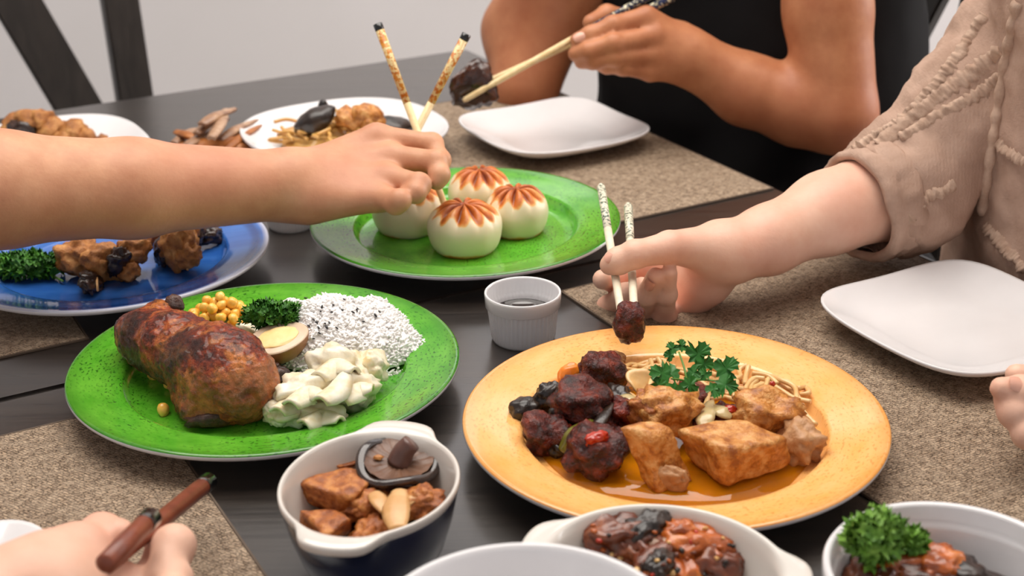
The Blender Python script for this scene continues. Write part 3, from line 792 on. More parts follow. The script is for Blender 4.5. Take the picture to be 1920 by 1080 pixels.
    prof = [(-0.0205, 0.0405), (-0.0245, 0.0430), (-0.0240, 0.0468), (-0.0190, 0.0492), (-0.0120, 0.0490), (-0.0085, 0.0478), (-0.0050, 0.0498), (0.0020, 0.0512), (0.0080, 0.0508), (0.0115, 0.0490), (0.0120, 0.0465)]
    for j, (o_, r_) in enumerate(prof):
        for i in range(NA):
            a_ = 2*math.pi*i/NA; ca, sa = math.cos(a_), math.sin(a_)
            wv = 0.0022*noise.noise(Vector((ca*3.2, sa*3.2, j*0.45)))+0.0016*noise.noise(Vector((ca*7+j*0.5, sa*7, j*0.8)))
            q = c0-ax*(o_+0.004*noise.noise(Vector((ca*1.8, sa*1.8, 9.0))))+(s1*ca+s2*sa)*(r_+(wv if j > 1 else 0))
            V.append(tuple(q))
    for j in range(len(prof)-1):
        for i in range(NA): Fc.append((j*NA+i, j*NA+(i+1) % NA, (j+1)*NA+(i+1) % NA, (j+1)*NA+i))
    mk('rolled_cuff', (V, Fc), M_BL, bl)
    return p
person_beige()

# ---- person 3: black top, left hand with chopsticks and a mushroom
def person_black():
    wr = K(1292, 108, 1.50)
    el = K(1568, 212, 1.475); sh = K(1535, -330, 1.54)
    I0, M0, R0, P0 = K(1211, 33, 1.490), K(1228, 68, 1.480), K(1227, 103, 1.475), K(1220, 133, 1.475)
    palm = [(wr, K(1400, 168, 1.50), 0.0285, 0.0375), (K(1400, 168, 1.50), K(1500, 198, 1.49), 0.0375, 0.0425), (K(1500, 198, 1.49), el, 0.0425, 0.0410), (el, K(1552, 20, 1.505), 0.043, 0.0455), (K(1552, 20, 1.505), sh, 0.0455, 0.056),
            (wr, K(1262, 98, 1.50), 0.0285, 0.027),
            (K(1275, 82, 1.505), I0, 0.019, 0.0130), (K(1275, 95, 1.495), M0, 0.019, 0.0125), (K(1275, 108, 1.49), R0, 0.018, 0.0120), (K(1275, 120, 1.49), P0, 0.017, 0.0115),
            (K(1270, 70, 1.525), K(1190, 42, 1.530), 0.018, 0.014)]
    fingers = [([I0, K(1150, 49, 1.472), K(1108, 66, 1.468), K(1083, 76, 1.468)], [0.0118, 0.0106, 0.0094, 0.0085]),
               ([M0, K(1150, 82, 1.455), K(1104, 96, 1.455), K(1080, 101, 1.462)], [0.0115, 0.0102, 0.0092, 0.0085]),
               ([R0, K(1152, 106, 1.455), K(1112, 114, 1.456), K(1090, 116, 1.464)], [0.0110, 0.0096, 0.0085, 0.0078]),
               ([P0, K(1168, 126, 1.462), K(1138, 124, 1.466), K(1120, 120, 1.472)], [0.0105, 0.0085, 0.0076, 0.007]),
               ([K(1190, 42, 1.53), K(1138, 28, 1.520), K(1107, 42, 1.500)], [0.0135, 0.0105, 0.0085])]
    vf = hand_field(0.0026, palm, fingers, kpal=0.013, kjoin=0.005)
    # the other arm, propped on its elbow
    e2 = K(985, 160, 1.685); s2 = K(1150, -330, 1.80)
    lo, hi = bounds([e2, s2], 0.1); G = Field(lo, hi, 0.004)
    G.cone(e2, K(1060, -30, 1.72), 0.034, 0.056, 0.02); G.cone(K(1060, -30, 1.72), s2, 0.056, 0.058, 0.02)
    G.cone(e2, K(985, 60, 1.74), 0.036, 0.048, 0.03); G.cone(K(985, 60, 1.74), K(1090, -160, 1.66), 0.048, 0.036, 0.03)
    gf = G.mesh()
    p = mk('person', join((vf[0].tolist(), vf[1]), (gf[0].tolist(), gf[1])), SK_WARM); tag(p, 'person in a black top lifting a mushroom with chopsticks, one elbow on the table', 'person')
    nail_on(p, K(1089, 74, 1.468), 0.0087, -0.1, 0.3, K(1083, 76, 1.468)-K(1108, 66, 1.468), 0.0052, 0.0065)
    lo, hi = bounds([UV(0.15, 0.22, -0.45), UV(0.25, 0.68, 0.45)], 0.2); F = Field(lo, hi, 0.008)
    F.cone(UV(0.170, 0.34, -0.13), UV(0.15, 0.30, 0.36), 0.130, 0.118, 0.05); F.cone(UV(0.24, 0.46, -0.13), UV(0.235, 0.44, 0.36), 0.135, 0.115, 0.05)
    F.cone(UV(0.19, 0.52, -0.15), UV(0.17, 0.52, -0.14), 0.12, 0.12, 0.05)
    F.cone(UV(0.20, 0.26, 0.40), UV(0.24, 0.60, 0.40), 0.075, 0.075, 0.06)
    t = NT('black_cotton'); t.set(Base_Color=S(17, 15, 16), Roughness=0.9, Specular_IOR_Level=0.2)
    top = mk('black_top', warp(F.mesh(), 0.006, 8, 5), t.m, p)
    lo, hi = bounds([UV(0.0, 0.3, -0.3), UV(0.25, 0.75, -0.05)], 0.2); F = Field(lo, hi, 0.009)
    for v in (0.40, 0.58): F.cone(UV(0.20, v+0.04, -0.188), UV(-0.22, v+0.05, -0.215), 0.088, 0.07, 0.03)
    mk('black_trousers', F.mesh(), t.m, p)
    return p
person_black()

# ---- person 4: the hand near the lens, bottom left, brown chopsticks
CS_N = (K(391, 903, 0.745), K(196, 1062, 0.600)); CS_N2 = (K(284, 970, 0.632), K(196, 1058, 0.575))
def person_near():
    palm = [(K(-420, 1420, 0.47), K(-60, 1180, 0.575), 0.036, 0.030), (K(-60, 1180, 0.575), K(90, 1110, 0.60), 0.030, 0.026),
            (K(90, 1110, 0.60), K(205, 1130, 0.615), 0.024, 0.019), (K(60, 1100, 0.60), K(150, 1035, 0.625), 0.022, 0.015), (K(120, 1140, 0.59), K(280, 1120, 0.63), 0.022, 0.014)]
    fingers = [([K(280, 1120, 0.630), K(318, 1032, 0.655), K(326, 1024, 0.640), K(300, 1090, 0.615)], [0.0135, 0.0118, 0.0105, 0.009]),
               ([K(140, 1040, 0.625), K(190, 1004, 0.652), K(222, 1003, 0.645)], [0.0150, 0.0112, 0.009]),
               ([K(250, 1150, 0.610), K(318, 1090, 0.620), K(318, 1120, 0.60), K(270, 1150, 0.585)], [0.0135, 0.0112, 0.010, 0.009])]
    vf = hand_field(0.0024, palm, fingers)
    p = mk('person', vf, SK_PINK); tag(p, 'person holding two brown chopsticks with black tips over a placemat', 'person')
    return p
person_near()

# ================================================================== chopsticks
def speckled(name, base, flecks, scale=260, lo=0.47, hi=0.53):
    t = NT(name); v = t.coord()
    x = t.n('ShaderNodeTexVoronoi', Scale=scale); t.l(v, x.inputs['Vector'])
    f = t.noise(v, scale*1.1, 2)
    col = t.mix(t.ramp(f, [(lo, B0), (hi, W1)]), S(*base), t.ramp(x.outputs['Color'], [(0.3, S(*flecks[0])), (0.6, S(*flecks[1]))], 'CONSTANT'))
    return t.set(Base_Color=col, Roughness=0.35)
def bamboo(name, c1, c2):
    t = NT(name); v = t.coord()
    return t.set(Base_Color=t.ramp(t.noise(v, 120, 3), [(0.35, S(*c1)), (0.65, S(*c2))]), Roughness=0.45)
M_BAMB = bamboo('pale_bamboo', (226, 196, 140), (238, 214, 166)); M_BAMW = bamboo('white_bamboo', (234, 222, 196), (244, 234, 212))
M_BROWNST = mottled('brown_lacquer', [(110, 52, 34), (150, 80, 56)], 80, 0.35, 0)
M_BLKCAP = plain('black_lacquer_cap', (16, 17, 18), 0.18, coat=0.5)
M_SPK_OR = speckled('orange_fleck_pattern', (232, 208, 150), ((196, 112, 22), (214, 140, 40)))
M_SPK_BL = speckled('blue_fleck_pattern', (222, 214, 180), ((34, 44, 78), (20, 24, 40)), 300, 0.40, 0.46)
M_SPK_GR = speckled('grey_green_leaf_pattern', (232, 226, 204), ((86, 104, 84), (112, 124, 104)), 330, 0.52, 0.56)
def chopstick(a, b, r0, r1, label, group, m_shaft, m_hand=None, frac=0.5, cap=None, capl=0.006, knob=False):
    """a: handle end, b: food end"""
    a = Vector(a); b = Vector(b); r = thing('chopstick', label, 'chopstick', b, group)
    P = lambda t: a.lerp(b, t); L = (b-a).length; R = lambda t: r0+(r1-r0)*t
    h = frac if m_hand else 0.0; c = capl/L if cap else 0.0
    mk('shaft', tube([P(h), P(0.985), P(1.0)], R(h), r1, 14, 4, smooth=False, rf=lambda q: 1 if q < 0.99 else 0.7), m_shaft, r)
    if m_hand: mk('patterned_handle', tube([P(c), P(h)], R(c)*1.03, R(h)*1.02, 14, 4, smooth=False), m_hand, r)
    if cap: mk('end_cap', tube([P(-0.002), P(0), P(c*0.9), P(c)], R(0)*1.07, R(c)*1.05, 14, 1, smooth=False, rf=lambda q: 0.8 if q == 0 else 1), cap, r)
    if knob: mk('end_cap', place(blob(r0*0.9, r0*0.9, r0*1.2, 1, 0, 1, 2), a), m_hand or m_shaft, r)
    return r
g = 'orange flecked chopsticks'; lb = 'orange flecked chopstick with a black cap, its tip showing beside a bun'
chopstick(K(708, 45, 1.265), K(838, 396, 1.205), 0.0041, 0.0026, lb, g, M_BAMB, M_SPK_OR, 0.42, M_BLKCAP)
chopstick(K(875, 64, 1.268), K(712, 380, 1.236), 0.0041, 0.0026, 'orange flecked chopstick with a black cap, its tip hidden by the hand', g, M_BAMB, M_SPK_OR, 0.40, M_BLKCAP)
g = 'grey leaf patterned chopsticks'; lb = 'pale grey-leaf chopstick under the thumb tip, nearer the green plate of buns'
chopstick(CS_R[0], CS_R[1], 0.0036, 0.0028, lb, g, M_BAMW, M_SPK_GR, 0.36, knob=True)
chopstick(CS_R2[0], CS_R2[1], 0.0036, 0.0028, 'pale grey-leaf chopstick crossing the middle of the thumb, nearer the beige blouse', g, M_BAMW, M_SPK_GR, 0.36, knob=True)
g = 'blue flecked chopsticks'; lb = 'blue flecked chopstick whose tip crosses in front of the lifted mushroom'
chopstick(K(1228, -14, 1.495), K(868, 189, 1.455), 0.0043, 0.0026, lb, g, M_BAMB, M_SPK_BL, 0.36)
chopstick(K(1262, -4, 1.520), K(888, 165, 1.482), 0.0043, 0.0026, 'blue flecked chopstick behind the lifted mushroom, its tip hidden', g, M_BAMB, M_SPK_BL, 0.36)
g = 'brown black tipped chopsticks'; lb = 'brown chopstick with a black end reaching past the placemat edge'
chopstick(CS_N[0], CS_N[1], 0.0054, 0.0046, lb, g, M_BROWNST, None, 0, M_BLKCAP, 0.012)
chopstick(CS_N2[0], CS_N2[1], 0.0054, 0.0046, 'brown chopstick with a black end resting close against the thumb', g, M_BROWNST, None, 0, M_BLKCAP, 0.010)

# ================================================================== food materials
M_BUN = None
def bun_mat():
    t = NT('browned_bun_dough'); c = t.n('ShaderNodeTexCoord'); sep = t.n('ShaderNodeSeparateXYZ'); t.l(c.outputs['Object'], sep.inputs[0])
    at = t.n('ShaderNodeAttribute'); at.attribute_name = 'toast'
    n = t.noise(c.outputs['Object'], 90, 4)
    f = t.math('ADD', at.outputs['Fac'], t.math('MULTIPLY_ADD', n, 0.5, -0.25))
    col = t.ramp(f, [(0.22, S(234, 216, 182)), (0.36, S(236, 180, 104)), (0.55, S(208, 114, 38)), (0.85, S(136, 56, 16))])
    t.set(Base_Color=col, Roughness=0.42, Subsurface_Weight=0.15, Subsurface_Scale=0.004, Coat_Weight=0.15, Coat_Roughness=0.3)
    t.bump(t.noise(c.outputs['Object'], 160, 3), 0.15, 0.0006); return t.m
M_BUN = bun_mat()
M_RICE = mottled('cooked_rice', [(244, 240, 236), (252, 250, 248)], 50, 0.35, 0)
M_SESAME = plain('black_sesame', (18, 16, 16), 0.4)
M_CORN = mottled('sweetcorn', [(246, 176, 52), (252, 206, 104)], 90, 0.28, 0.1, sss=0.2, coat=0.2)
M_EGGW = mottled('soy_stained_egg_white', [(206, 178, 148), (224, 202, 176)], 70, 0.35, 0.05, sss=0.2)
M_EGGS = mottled('brown_egg_skin', [(150, 92, 50), (196, 140, 92)], 40, 0.4, 0.1, sss=0.1)
M_YOLK = mottled('egg_yolk', [(246, 202, 128), (255, 226, 164)], 80, 0.55, 0.2, 0.0008)
M_CABB = mottled('stewed_cabbage', [(226, 200, 142), (240, 230, 202), (248, 243, 228)], 55, 0.3, 0.35, 0.0015, coat=0.2, bscale=120, sss=0.08)
M_CURLY = mottled('curly_parsley_leaf', [(22, 62, 14), (52, 110, 26), (86, 142, 40)], 110, 0.5, 0.2, spec=0.35)
M_CURLYL = mottled('light_curly_parsley_leaf', [(54, 98, 22), (96, 142, 44), (140, 180, 74)], 110, 0.5, 0.2, spec=0.35)
M_FLATP = mottled('flat_parsley_leaf', [(28, 88, 26), (58, 130, 44)], 90, 0.4, 0.2, spec=0.4)
M_STEM = mottled('green_stem', [(70, 120, 40), (110, 150, 60)], 60, 0.45, 0)
def chicken_mat():
    t = NT('roast_chicken_skin'); v = t.coord()
    f = t.noise(v, 40, 6, 0.72); g = t.noise(v, 170, 4, 0.7); k = t.noise(v, 13, 3, 0.6)
    c = t.ramp(f, [(0.33, S(38, 11, 5)), (0.42, S(112, 34, 11)), (0.50, S(184, 70, 20)), (0.61, S(236, 142, 66))])
    c = t.mix(t.ramp(g, [(0.36, (0.8, 0.8, 0.8, 1)), (0.55, B0)]), c, S(70, 22, 10))
    c = t.mix(t.math('MULTIPLY', t.ramp(k, [(0.56, B0), (0.62, W1)]), 0.55), c, S(226, 148, 80))
    c = t.mix(t.math('MULTIPLY', t.ramp(k, [(0.40, W1), (0.47, B0)]), 0.8), c, S(30, 11, 7))
    t.set(Base_Color=c, Roughness=t.math('MULTIPLY_ADD', g, 0.45, 0.08), Coat_Weight=0.4, Coat_Roughness=0.12)
    t.bump(t.math('ADD', t.math('MULTIPLY', g, 0.6), t.noise(v, 380, 5, 0.75)), 1.0, 0.0036); return t.m
M_CHICK = chicken_mat()
M_CHAR = mottled('charred_meat', [(30, 16, 10), (66, 34, 20), (96, 52, 30)], 120, 0.4, 0.6, 0.002, coat=0.2)
M_GLAZED = mottled('dark_glazed_meat', [(24, 6, 4), (66, 16, 8), (106, 32, 15), (146, 54, 24)], 110, 0.24, 1.0, 0.0034, bscale=330, coat=0.2, rvar=0.25)
M_GLAZED2 = mottled('red_glazed_meat', [(50, 10, 6), (112, 28, 12), (166, 58, 24)], 110, 0.24, 1.0, 0.0030, bscale=330, coat=0.2)
M_DMUSH = mottled('dark_wet_mushroom', [(16, 11, 9), (42, 30, 23), (68, 48, 34)], 70, 0.3, 0.5, 0.0014, coat=0.25)
M_TOFU = mottled('fried_tofu_skin', [(158, 88, 28), (206, 134, 58), (230, 172, 104)], 110, 0.38, 0.9, 0.0024, bscale=230, coat=0.2, lo=0.36, hi=0.64)
M_TOFUD = mottled('dark_fried_tofu', [(126, 62, 22), (176, 100, 42), (210, 138, 70)], 110, 0.42, 0.9, 0.0024, bscale=230, coat=0.1, lo=0.36, hi=0.64)
M_TOFUP = mottled('soft_tofu_inside', [(176, 122, 78), (206, 158, 112)], 120, 0.4, 0.6, 0.0015, bscale=320)
M_NOOD = mottled('egg_noodle', [(222, 168, 98), (240, 204, 146)], 60, 0.28, 0.1, sss=0.2, coat=0.2)
M_NOODL = mottled('glass_noodle', [(204, 150, 76), (226, 180, 104)], 60, 0.25, 0.1, sss=0.2, coat=0.2)
M_CARROT = mottled('carrot', [(236, 120, 20), (248, 150, 44)], 60, 0.3, 0.1, sss=0.2, coat=0.3)
M_SCALL = mottled('cooked_green_onion', [(84, 84, 22), (140, 134, 54)], 80, 0.2, 0.1, coat=0.4)
M_ONION = mottled('translucent_onion', [(186, 160, 104), (214, 196, 148)], 80, 0.2, 0.15, sss=0.3, coat=0.4)
M_CHILI = mottled('red_chili', [(160, 24, 10), (206, 60, 20)], 80, 0.22, 0.1, coat=0.4)
M_FRY = mottled('fried_batter', [(120, 66, 26), (176, 112, 52), (212, 156, 92)], 90, 0.5, 0.8, 0.002, bscale=320)
M_DARKF = mottled('dark_fried_piece', [(22, 16, 14), (52, 34, 26), (84, 52, 36)], 80, 0.25, 0.5, 0.0015, coat=0.3)
M_PORK = mottled('braised_meat_strip', [(120, 82, 58), (168, 128, 98), (198, 164, 132)], 60, 0.35, 0.3, 0.001, coat=0.2)
M_PORKD = mottled('browned_meat_edge', [(132, 72, 30), (188, 118, 58)], 60, 0.4, 0.3)
M_BRAIS = mottled('red_braised_meat', [(58, 24, 12), (116, 56, 30), (164, 92, 48)], 70, 0.22, 0.5, 0.0016, coat=0.4)
M_ORANGE = mottled('orange_braised_chunk', [(130, 56, 18), (190, 96, 34), (222, 136, 60)], 70, 0.25, 0.4, 0.0015, coat=0.4)
M_SHIIT = mottled('shiitake_cap', [(26, 18, 16), (50, 36, 30), (72, 54, 46)], 50, 0.16, 0.25, 0.001, coat=0.5)
M_GILL = mottled('shiitake_underside', [(96, 66, 50), (132, 96, 74)], 60, 0.35, 0.4)
M_OYST = mottled('oyster_mushroom', [(204, 150, 90), (228, 182, 126)], 60, 0.35, 0.25, sss=0.2)
M_BROTH = mottled('brown_gravy', [(46, 22, 10), (74, 38, 18)], 40, 0.06, 0, coat=0.3)
M_PICK = bamboo('toothpick_wood', (206, 152, 92), (226, 178, 120))

def single(name, vf, m, label, cat, group=None):
    return tag(mk(name, vf, m), label, cat, group)
def lump(px, py, z, rx, ry, rz, m, name, label, cat, seed=0, amp=0.2, freq=1.6, p=2.0, rzr=0.0, tilt=(0, 0), group=None, sub=4, oct=4):
    """a lump whose middle shows at that pixel, z above the table top"""
    return single(name, place(blob(rx, ry, rz, seed, amp, freq, sub, p, oct), W(px, py, z), tilt[0], tilt[1], rzr), m, label, cat, group)
RND = random.Random(11)
WZ = 0.0085                                                       # plate well height

# ================================================================== buns
def bun_mesh(R, H, seed, pleats=11):
    V = []; F = []; T = []; NR, NS = 26, 132
    r = random.Random(seed); ph = r.random()*6
    V.append((0, 0, H*0.97)); T.append(0.75)
    for k in range(1, NR+1):
        s = k/NR
        a = s*math.radians(138); zc = 0.44*H
        rr = R*math.sin(a)**0.86 if a < math.pi/2 else R*math.sin(a)**0.62
        zz = zc+(H-zc)*math.cos(a) if a < math.pi/2 else max(0.0, zc*(1+math.cos(a)/math.cos(math.radians(42))))
        for i in range(NS):
            t = 2*math.pi*i/NS
            w = math.exp(-((s-0.22)/0.19)**2)
            tw = t*pleats+ph+0.6*math.sin(t*2+ph)
            cr_ = abs(math.sin(tw/2))**0.5                        # sharp valleys between pleats
            d = -0.0032*w*(1-cr_)*2.0 + 0.0012*noise.noise(Vector((math.cos(t)*2, math.sin(t)*2, s*3+seed)))
            q = 1+d/R
            V.append((rr*math.cos(t)*q, rr*math.sin(t)*q, max(zz+d*1.3*(1-s)+ (-0.003*math.exp(-(s/0.10)**2)), 0)))
            edge = 0.425+0.06*math.sin(tw)+0.05*noise.noise(Vector((math.cos(t)*3, math.sin(t)*3, seed)))
            ts = max(0.0, min(1.0, (edge-s)/0.13+0.35))*(0.50+0.42*(1-cr_)+0.16*math.exp(-(s/0.2)**2)+0.22*noise.noise(Vector((math.cos(t)*rr*90, math.sin(t)*rr*90, seed))))
            bt = max(0.0, min(1.0, (s-0.86)/0.14))*(0.5+0.5*noise.noise(Vector((math.cos(t)*1.5, math.sin(t)*1.5, seed+5))))
            T.append(max(ts, bt, 0))
    for i in range(NS): F.append((0, 1+i, 1+(i+1) % NS))
    for k in range(NR-1):
        for i in range(NS):
            a, b = 1+k*NS+i, 1+k*NS+(i+1) % NS; F.append((a, a+NS, b+NS, b))
    F.append(tuple(1+(NR-1)*NS+i for i in range(NS))[::-1])
    return V, F, T
def bun(px, pyb, R, H, seed, label, Y=None):
    f = W(px, pyb, WZ); d = Vector((f.x, f.y, 0)).normalized(); c = f+d*R*0.76
    V, F, T = bun_mesh(R, H, seed)
    o = mk('steamed_bun', (np.array(V)+np.array(c), F), M_BUN, None, c)
    at = o.data.attributes.new('toast', 'FLOAT', 'POINT'); at.data.foreach_set('value', T)
    return tag(o, label, 'bun', 'pan-browned pleated buns')
bun(873, 486, 0.0330, 0.0450, 1, 'pleated bun with browned top, front one of the four, near the green plate edge')
bun(969, 450, 0.0292, 0.0440, 2, 'pleated bun with browned top, nearest the grey leaf patterned chopsticks')
bun(901, 412, 0.0300, 0.0440, 3, 'pleated bun with browned top at the back, beside the empty square plate')
bun(768, 448, 0.0335, 0.0450, 4, 'pleated bun with browned top being picked up by orange flecked chopsticks')

# ================================================================== green plate: chicken, rice, corn, egg, cabbage
def chicken():
    c = [W(283, 637, 0.038), W(330, 650, 0.040), W(388, 683, 0.038), W(432, 706, 0.036), W(458, 722, 0.034)]
    lo, hi = bounds(c+[W(420, 790, WZ)], 0.06)
    F = Field(lo, hi, 0.0016)
    F.chain(c, [0.0228, 0.0232, 0.0258, 0.0280, 0.0225], 0.014)
    F.cone(W(258, 626, 0.036), W(300, 612, 0.038), 0.0175, 0.0185, 0.010)
    F.cone(W(368, 768, 0.019), W(448, 758, 0.021), 0.0110, 0.0125, 0.008)
    F.cone(W(358, 745, 0.020), W(400, 715, 0.028), 0.012, 0.018, 0.010)
    F.cone(W(318, 612, 0.044), W(325, 588, 0.047), 0.008, 0.0065, 0.004)
    def fn(q): return 0.6*fbm(q*46, 4)+0.30*noise.noise(q*190)+0.25*noise.noise(q*420)
    vf = warp(F.mesh(), 0.0036, 1, fn=fn)
    r = thing('chicken_leg', 'roasted reddish brown chicken leg on the green plate', 'chicken', W(380, 760, WZ))
    mk('skin', vf, M_CHICK, r)
    mk('leg_bone', place(blob(0.0075, 0.0095, 0.010, 3, 0.25, 1.8, 3), W(325, 577, 0.050), 0.3, 0.4, 0.4), M_CHAR, r)
    mk('charred_end', place(blob(0.012, 0.008, 0.008, 5, 0.3, 2, 3), W(515, 708, 0.018)), M_CHAR, r)
    mk('charred_end', place(blob(0.020, 0.009, 0.007, 7, 0.3, 2, 3), W(402, 782, 0.0160), 0, 0, 0.3), M_CHAR, r)
chicken()
def rice():
    c = W(632, 655, WZ); rx, ry, H = 0.0690, 0.052, 0.040
    rot = math.radians(-14)
    def surf(a, s):                                             # s 0..1 outward
        e = 1+0.10*noise.noise(Vector((math.cos(a)*1.5, math.sin(a)*1.5, 4)))
        x, y = rx*e*s*math.cos(a), ry*e*s*math.sin(a)
        z = H*(max(0.0, 1-s**2.4))**0.75*(0.92+0.30*noise.noise(Vector((x*46, y*46, 1)))+0.10*noise.noise(Vector((x*130, y*130, 3))))
        return Vector((c.x+x*math.cos(rot)-y*math.sin(rot), c.y+x*math.sin(rot)+y*math.cos(rot), c.z+z))
    V = []; F = []; NA, NS = 72, 16
    for k in range(NS+1):
        for i in range(NA): V.append(tuple(surf(2*math.pi*i/NA, 0.97*(1-k/NS))+Vector((0, 0, -0.0002))))
    for k in range(NS):
        for i in range(NA): F.append((k*NA+i, k*NA+(i+1) % NA, (k+1)*NA+(i+1) % NA, (k+1)*NA+i))
    F.append(tuple(range(NA))[::-1])
    core = (V, F)
    g = blob(0.00125, 0.00125, 0.0036, 1, 0.05, 1, 1); parts = [core]
    rr = random.Random(3)
    GV = np.array(g[0]); allV = list(V); allF = list(F)
    for n in range(4000):
        a = rr.random()*2*math.pi; s = rr.random()**0.5*1.02
        p = surf(a, min(s, 1.0)); p.z += rr.uniform(-0.0010, 0.0007)
        if s > 1: p.z = c.z+0.001
        M = np.array((Matrix.Translation(p) @ rotm(rr.uniform(0.8, 2.3), rr.uniform(-0.7, 0.7), rr.uniform(0, 6.28)))); sc = rr.uniform(0.8, 1.15)
        P = (GV*sc) @ M[:3, :3].T + M[:3, 3]; b = len(allV)
        allV.extend(map(tuple, P)); allF.extend(tuple(i+b for i in f) for f in g[1])
    o = mk('cooked_rice', (allV, allF), M_RICE); tag(o, 'mound of white cooked rice on the green plate', 'rice', kind='stuff')
    return surf, c
RSURF, RCEN = rice()
from mathutils.bvhtree import BVHTree
EYE = Vector((0, 0, CH+TZ))
def hit(px, py, names=None):
    """the built surface that a line of sight meets first among the named objects"""
    best = None; d = ray(px, py).normalized()
    for o in COL.objects:
        if o.type != 'MESH' or (names and not o.name.startswith(names)): continue
        mw = Matrix.Translation(o.location + (o.parent.location if o.parent else Vector()))  # things are never rotated before this point
        ok, loc, nrm, _ = o.ray_cast(mw.inverted() @ EYE, d)
        if ok:
            w = mw @ loc; L = (w-EYE).length
            if best is None or L < best[0]: best = (L, w, nrm.copy())
    return (best[1], best[2]) if best else (None, None)
bpy.context.view_layer.update()
SES = [(648,57),(645,92),(703,75),(612,137),(343,168),(362,190),(700,105),(715,130),(413,112),(455,90),(1097,175),(990,232),(875,248),(862,295),(970,302),(1225,270),(1225,290),(1185,303),(1078,278),(1450,298),(1410,335),(1290,397),(793,380),(820,407),(743,440),(905,415),(948,408),(840,458),(920,450),(1023,460),(850,513),(788,567),(955,605)]
sm = None
for i, (x, y) in enumerate(SES):
    px, py = 440+x/5.3333, 530+y/5.3333
    q, n = hit(px, py, 'cooked_rice')
    if q is None: q = W(px, py+6, 0.02)
    q = q+Vector((0, -0.0006, 0.0010))
    if sm is None:
        sm = mk('sesame_seed', place(blob(0.0009, 0.0018, 0.0006, 1, 0.0, 1, 2), q), M_SESAME, None, q)
        o = sm
    else:
        o = sm.copy(); COL.objects.link(o); o.location = q
    o.rotation_euler = (RND.uniform(0.1, 0.7), RND.uniform(-0.3, 0.3), RND.uniform(0, 3.1)); s_ = RND.uniform(0.75, 1.15); o.scale = (s_, s_, s_)
    tag(o, 'black sesame seed scattered on the white rice', 'sesame seed', 'sesame seeds on the rice')
# corn kernels
def kernel():
    V, F = blob(0.0042, 0.0037, 0.0048, 2, 0.10, 1.2, 3, 2.6)
    return [(x*(1-0.28*max(0, -z/0.0048)), y*(1-0.28*max(0, -z/0.0048)), z) for x, y, z in V], F
KV = kernel(); km = None
cc = W(412, 612, WZ)
spots = []
rk = random.Random(8)
for lay, (n, rad, z) in enumerate(((30, 0.0235, 0.0050), (17, 0.0165, 0.0120), (8, 0.0095, 0.0185), (2, 0.003, 0.0235))):
    k = 0; tries = 0
    while k < n and tries < 900:
        tries += 1
        a = rk.random()*6.283; r_ = rad*math.sqrt(rk.random())
        p = Vector((cc.x+r_*math.cos(a)*1.25, cc.y+r_*math.sin(a), cc.z+z+rk.uniform(-0.0008, 0.0012)))
        if all((p-q).length > 0.0066 for q in spots): spots.append(p); k += 1
for px, py in ((287, 703), (318, 720), (335, 745), (306, 769), (448, 612), (452, 628)):
    spots.append(W(px, py, WZ+0.0036))
for i, p in enumerate(spots):
    if km is None: km = mk('corn_kernel', place(KV, p), M_CORN, None, p); o = km
    else: o = km.copy(); COL.objects.link(o); o.location = p
    o.rotation_euler = (rk.uniform(-1.3, 1.3), rk.uniform(-1.3, 1.3), rk.uniform(0, 6.28)); s_ = rk.uniform(0.88, 1.1); o.scale = (s_, s_, s_)
    if i < len(spots)-6 or i >= len(spots)-2: tag(o, 'yellow corn kernel in the pile between chicken leg and parsley', 'corn', 'corn kernels in the pile')
    else: tag(o, 'loose corn kernel lying apart from the pile, beside the chicken leg', 'corn', 'loose corn kernels')
# egg half
def egg():
    c = W(522, 633, 0.036)
    r = thing('egg_half', 'halved brown soy egg showing its yolk, against the rice', 'egg', W(522, 668, WZ))
    nrm = Vector((-0.10, -0.20, 0.97)).normalized()      # the cut face looks up and towards the chicken
    q = Vector((0, 0, 1)).rotation_difference(nrm).to_matrix().to_4x4()
    M = Matrix.Translation(c) @ q @ Matrix.Rotation(math.radians(22), 4, 'Z')
    L, B, D = 0.0225, 0.0190, 0.0190
    def shell(s):                                               # egg outline: blunter at one end
        V = []; F = []; NA = 48; NK = 10
        for k in range(NK+1):
            ph = (math.pi/2)*k/NK
            for i in range(NA):
                a = 2*math.pi*i/NA; w = 1-0.10*math.cos(a)
                V.append((L*s*math.cos(a)*math.cos(ph), B*s*w*math.sin(a)*math.cos(ph), -D*s*math.sin(ph)))
        for k in range(NK):
            for i in range(NA): F.append((k*NA+i, (k+1)*NA+i, (k+1)*NA+(i+1) % NA, k*NA+(i+1) % NA))
        return V, F
    mk('egg_skin', xf(shell(1.0), M), M_EGGS, r)
    V = [(0, 0, 0.0003)]; F = []; NA = 48
    for s, z in ((0.5, 0.0003), (0.9, 0.0008), (0.985, 0.0002), (1.0, -0.0006)):
        for i in range(NA):
            a = 2*math.pi*i/NA; V.append((L*s*math.cos(a), B*s*(1-0.10*math.cos(a))*math.sin(a), z))
    for i in range(NA): F.append((0, 1+i, 1+(i+1) % NA))
    for k in range(3):
        for i in range(NA): F.append((1+k*NA+i, 1+(k+1)*NA+i, 1+(k+1)*NA+(i+1) % NA, 1+k*NA+(i+1) % NA))
    mk('egg_white', xf((V, F), M), M_EGGW, r)
    y = blob(0.0156, 0.0122, 0.0022, 4, 0.08, 2.2, 4)
    mk('yolk', xf(y, M @ Matrix.Translation((-0.0006, 0.0002, 0.0004))), M_YOLK, r)
egg()
